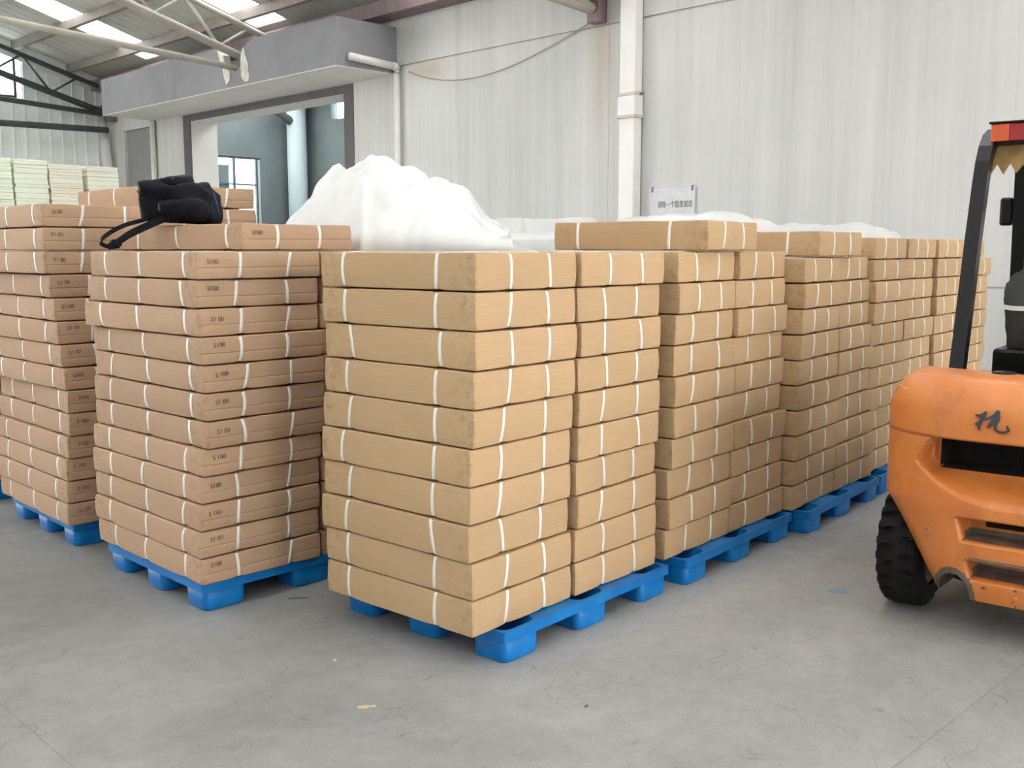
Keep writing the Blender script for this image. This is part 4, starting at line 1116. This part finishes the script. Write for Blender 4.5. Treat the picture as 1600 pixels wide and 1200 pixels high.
# torn cover hanging from the rear crossbar
rt = random.Random(5)
def torn(x, yA, yB, zt, zmin, zmax, teeth, seed):
    r = random.Random(seed); pts = [(yB, zt), (yA, zt)]; n = teeth * 2
    for k in range(n + 1):
        f = k / n; y = yA + (yB - yA) * f; pts.append((y, r.uniform(zmin, zmin + 0.02) if k % 2 == 0 else r.uniform(zmax - 0.02, zmax)))
    return pts
cov = empty('torn_cover', (0, 0, 0), 0, FK)
mesh_obj('cover_flap', prism('cover_flap', torn(0, 0.43, 0.19, 2.20, 2.02, 2.09, 4, 3), 'x', 0.775, 0.79, M_TORN), None, cov)
mesh_obj('cover_flap', prism('cover_flap', torn(0, 0.19, -0.40, 2.20, 2.04, 2.11, 9, 8), 'x', 0.77, 0.785, M_TORN), None, cov)
mesh_obj('cover_top', box_mesh('cover_top', 0.78, -0.40, 2.232, 1.05, 0.405, 2.255, M_TORN, 0.006), None, cov)
lb = empty('rear_lamp_bar', (0.74, 0, 2.175), 0, FK)
mesh_obj('housing', box_mesh('housing', -0.02, -0.42, -0.008, 0.06, 0.42, 0.102, M_BLACK, 0.004), None, lb)
mesh_obj('cap', box_mesh('cap', -0.05, -0.43, 0.094, 0.06, 0.43, 0.104, M_BLACK, 0.002), None, lb)
for sgn in (1, -1):
    mesh_obj('amber_lens', box_mesh('amber_lens', -0.042, min(sgn * 0.42, sgn * 0.335), 0.008, -0.018, max(sgn * 0.42, sgn * 0.335), 0.092, M_AMBER, 0.004), None, lb)
    mesh_obj('red_lens', box_mesh('red_lens', -0.042, min(sgn * 0.333, sgn * 0.12), 0.008, -0.018, max(sgn * 0.333, sgn * 0.12), 0.092, M_RED, 0.004), None, lb)
# seat
seat = empty('operator_seat', (0.80, 0.085, 1.06), 0, FK)
def seat_back():
    bm = bmesh.new()
    out = [(-0.20, 0.0), (-0.235, 0.20), (-0.262, 0.36), (-0.25, 0.44), (-0.20, 0.49), (-0.12, 0.512), (0.12, 0.512), (0.20, 0.49), (0.25, 0.44), (0.262, 0.36), (0.235, 0.20), (0.20, 0.0)]
    A = [bm.verts.new((-0.03 + 0.12 * z, y, z)) for y, z in out]; B = [bm.verts.new((0.07 + 0.12 * z, y * 0.96, z)) for y, z in out]
    n = len(out); bm.faces.new(A); bm.faces.new(B[::-1])
    for k in range(n): bm.faces.new((A[k], B[k], B[(k + 1) % n], A[(k + 1) % n]))
    bmesh.ops.bevel(bm, geom=[e for e in bm.edges], offset=0.018, segments=2, affect='EDGES')
    return from_bm('seat_back', bm, M_GREYVINYL, True)
mesh_obj('seat_back', seat_back(), None, seat)
mesh_obj('back_shell', prism('back_shell', [(-0.12, 0.02), (-0.10, 0.30), (-0.04, 0.40), (0.10, 0.42), (0.14, 0.02)], 'x', -0.045, 0.06, M_BLACK), None, seat)
mesh_obj('seat_cushion', box_mesh('seat_cushion', 0.05, -0.24, 0.02, 0.52, 0.24, 0.14, M_GREYVINYL, 0.03), None, seat)
ribbon('seat_belt_strip', [(-0.018, 0.246, 0.305), (-0.03, 0.20, 0.30), (-0.03, -0.20, 0.30), (-0.018, -0.246, 0.305)], Vector((0, 0, 1)), 0.022, 0.012, M_STRAP, seat)
tube('piping', [(-0.03 + 0.12 * z, y, z) for y, z in ((0.12, 0.50), (0.105, 0.40), (0.11, 0.25), (0.13, 0.08))], 0.010, M_PIPING, seat, 8)
tube('piping', [(-0.03 + 0.12 * z, -y, z) for y, z in ((0.12, 0.50), (0.105, 0.40), (0.11, 0.25), (0.13, 0.08))], 0.010, M_PIPING, seat, 8)
mesh_obj('seat_mount', box_mesh('seat_mount', -0.10, -0.27, -0.06, 0.45, 0.27, 0.10, M_BLACK, 0.02), None, seat)
mesh_obj('side_mirror', box_mesh('side_mirror', 1.58, 0.475, 1.79, 1.63, 0.545, 1.95, M_BLACK, 0.015), None, FK)
tube('mirror_arm', [(1.605, 0.435, 1.92), (1.605, 0.49, 1.92)], 0.012, M_BLACK, FK, 8)
tube('steering_column', [(1.75, 0, 0.95), (1.50, 0, 1.30)], 0.03, M_BLACK, FK, 8)
bm = bmesh.new(); tube_bm(bm, [(1.50 + 0.13 * math.cos(t) * 0.8, 0.16 * math.sin(t), 1.31 + 0.13 * math.cos(t) * 0.55) for t in [2 * math.pi * k / 24 for k in range(25)]], 0.012, 8)
mesh_obj('steering_wheel', from_bm('steering_wheel', bm, M_BLACK, True), None, FK)
mesh_obj('dashboard', box_mesh('dashboard', 1.75, -0.40, 0.62, 1.98, 0.40, 1.15, M_BLACK, 0.02), None, FK)
# mast and forks
mast = empty('mast', (2.15, 0, 0), 0, FK)
for sgn in (1, -1):
    mesh_obj('mast_rail', box_mesh('mast_rail', 0, sgn * 0.33 - 0.04, 0.08, 0.14, sgn * 0.33 + 0.04, 2.02, M_BLACK, 0.006), None, mast)
    bm = bmesh.new(); bx(bm, 0.20, sgn * 0.25 - 0.06, 0.05, 1.25, sgn * 0.25 + 0.06, 0.085); bx(bm, 0.18, sgn * 0.25 - 0.06, 0.05, 0.22, sgn * 0.25 + 0.06, 0.55)
    mesh_obj('fork', from_bm('fork', bm, M_GRIME), None, mast)
for z in (0.25, 1.1, 1.9): mesh_obj('mast_crossbar', box_mesh('mast_crossbar', 0.02, -0.29, z, 0.10, 0.29, z + 0.09, M_BLACK), None, mast)
mesh_obj('fork_carriage', box_mesh('fork_carriage', 0.145, -0.45, 0.28, 0.178, 0.45, 0.50, M_BLACK), None, mast)

# ------------------------------------------------------------------ litter on the floor
def scrap(name, pts, z, mat, loc, rz_, label):
    me = prism(name, pts, 'z', 0.0005, z, mat)
    return tag(mesh_obj(name, me, None, None, loc, (0, 0, rz_)), label, 'litter')
scrap('paper_scrap', [(-0.035, -0.006), (-0.01, -0.012), (0.012, -0.006), (0.03, -0.010), (0.036, 0.004), (0.012, 0.003), (0.004, 0.011), (-0.030, 0.008)], 0.004, simple('tan_paper', srgb(200, 186, 150), 0.8, var=0.2, scale=40), (2.131, 2.882, 0), R_(-30), 'torn scrap of tan paper on the floor in front of the pallet')
scrap('blue_scrap', [(-0.04, -0.02), (0.03, -0.03), (0.045, 0.0), (0.0, 0.03), (-0.05, 0.02)], 0.003, simple('blue_chip', srgb(120, 156, 180), 0.5), (4.536, 2.284, 0), R_(-40), 'flat light blue scrap on the floor beside the forklift')
scrap('dark_splinter', [(-0.045, -0.003), (0.04, -0.006), (0.045, 0.002), (-0.02, 0.005)], 0.004, M_FRAME, (2.613, 4.062, 0), R_(-35), 'small dark splinter on the floor between the two front stacks')
scrap('paper_flake', [(-0.008, -0.006), (0.009, -0.004), (0.004, 0.008)], 0.003, M_STRAP, (2.30, 3.32, 0), 0, 'tiny white flake on the floor left of the frontmost pallet')
scrap('metal_clip', [(-0.014, -0.003), (0.012, -0.006), (0.014, 0.0), (-0.002, 0.004)], 0.004, M_FRAME, (2.70, 2.32, 0), R_(20), 'small bent clip on the floor in front of the pallet row')
bpy.context.view_layer.update()
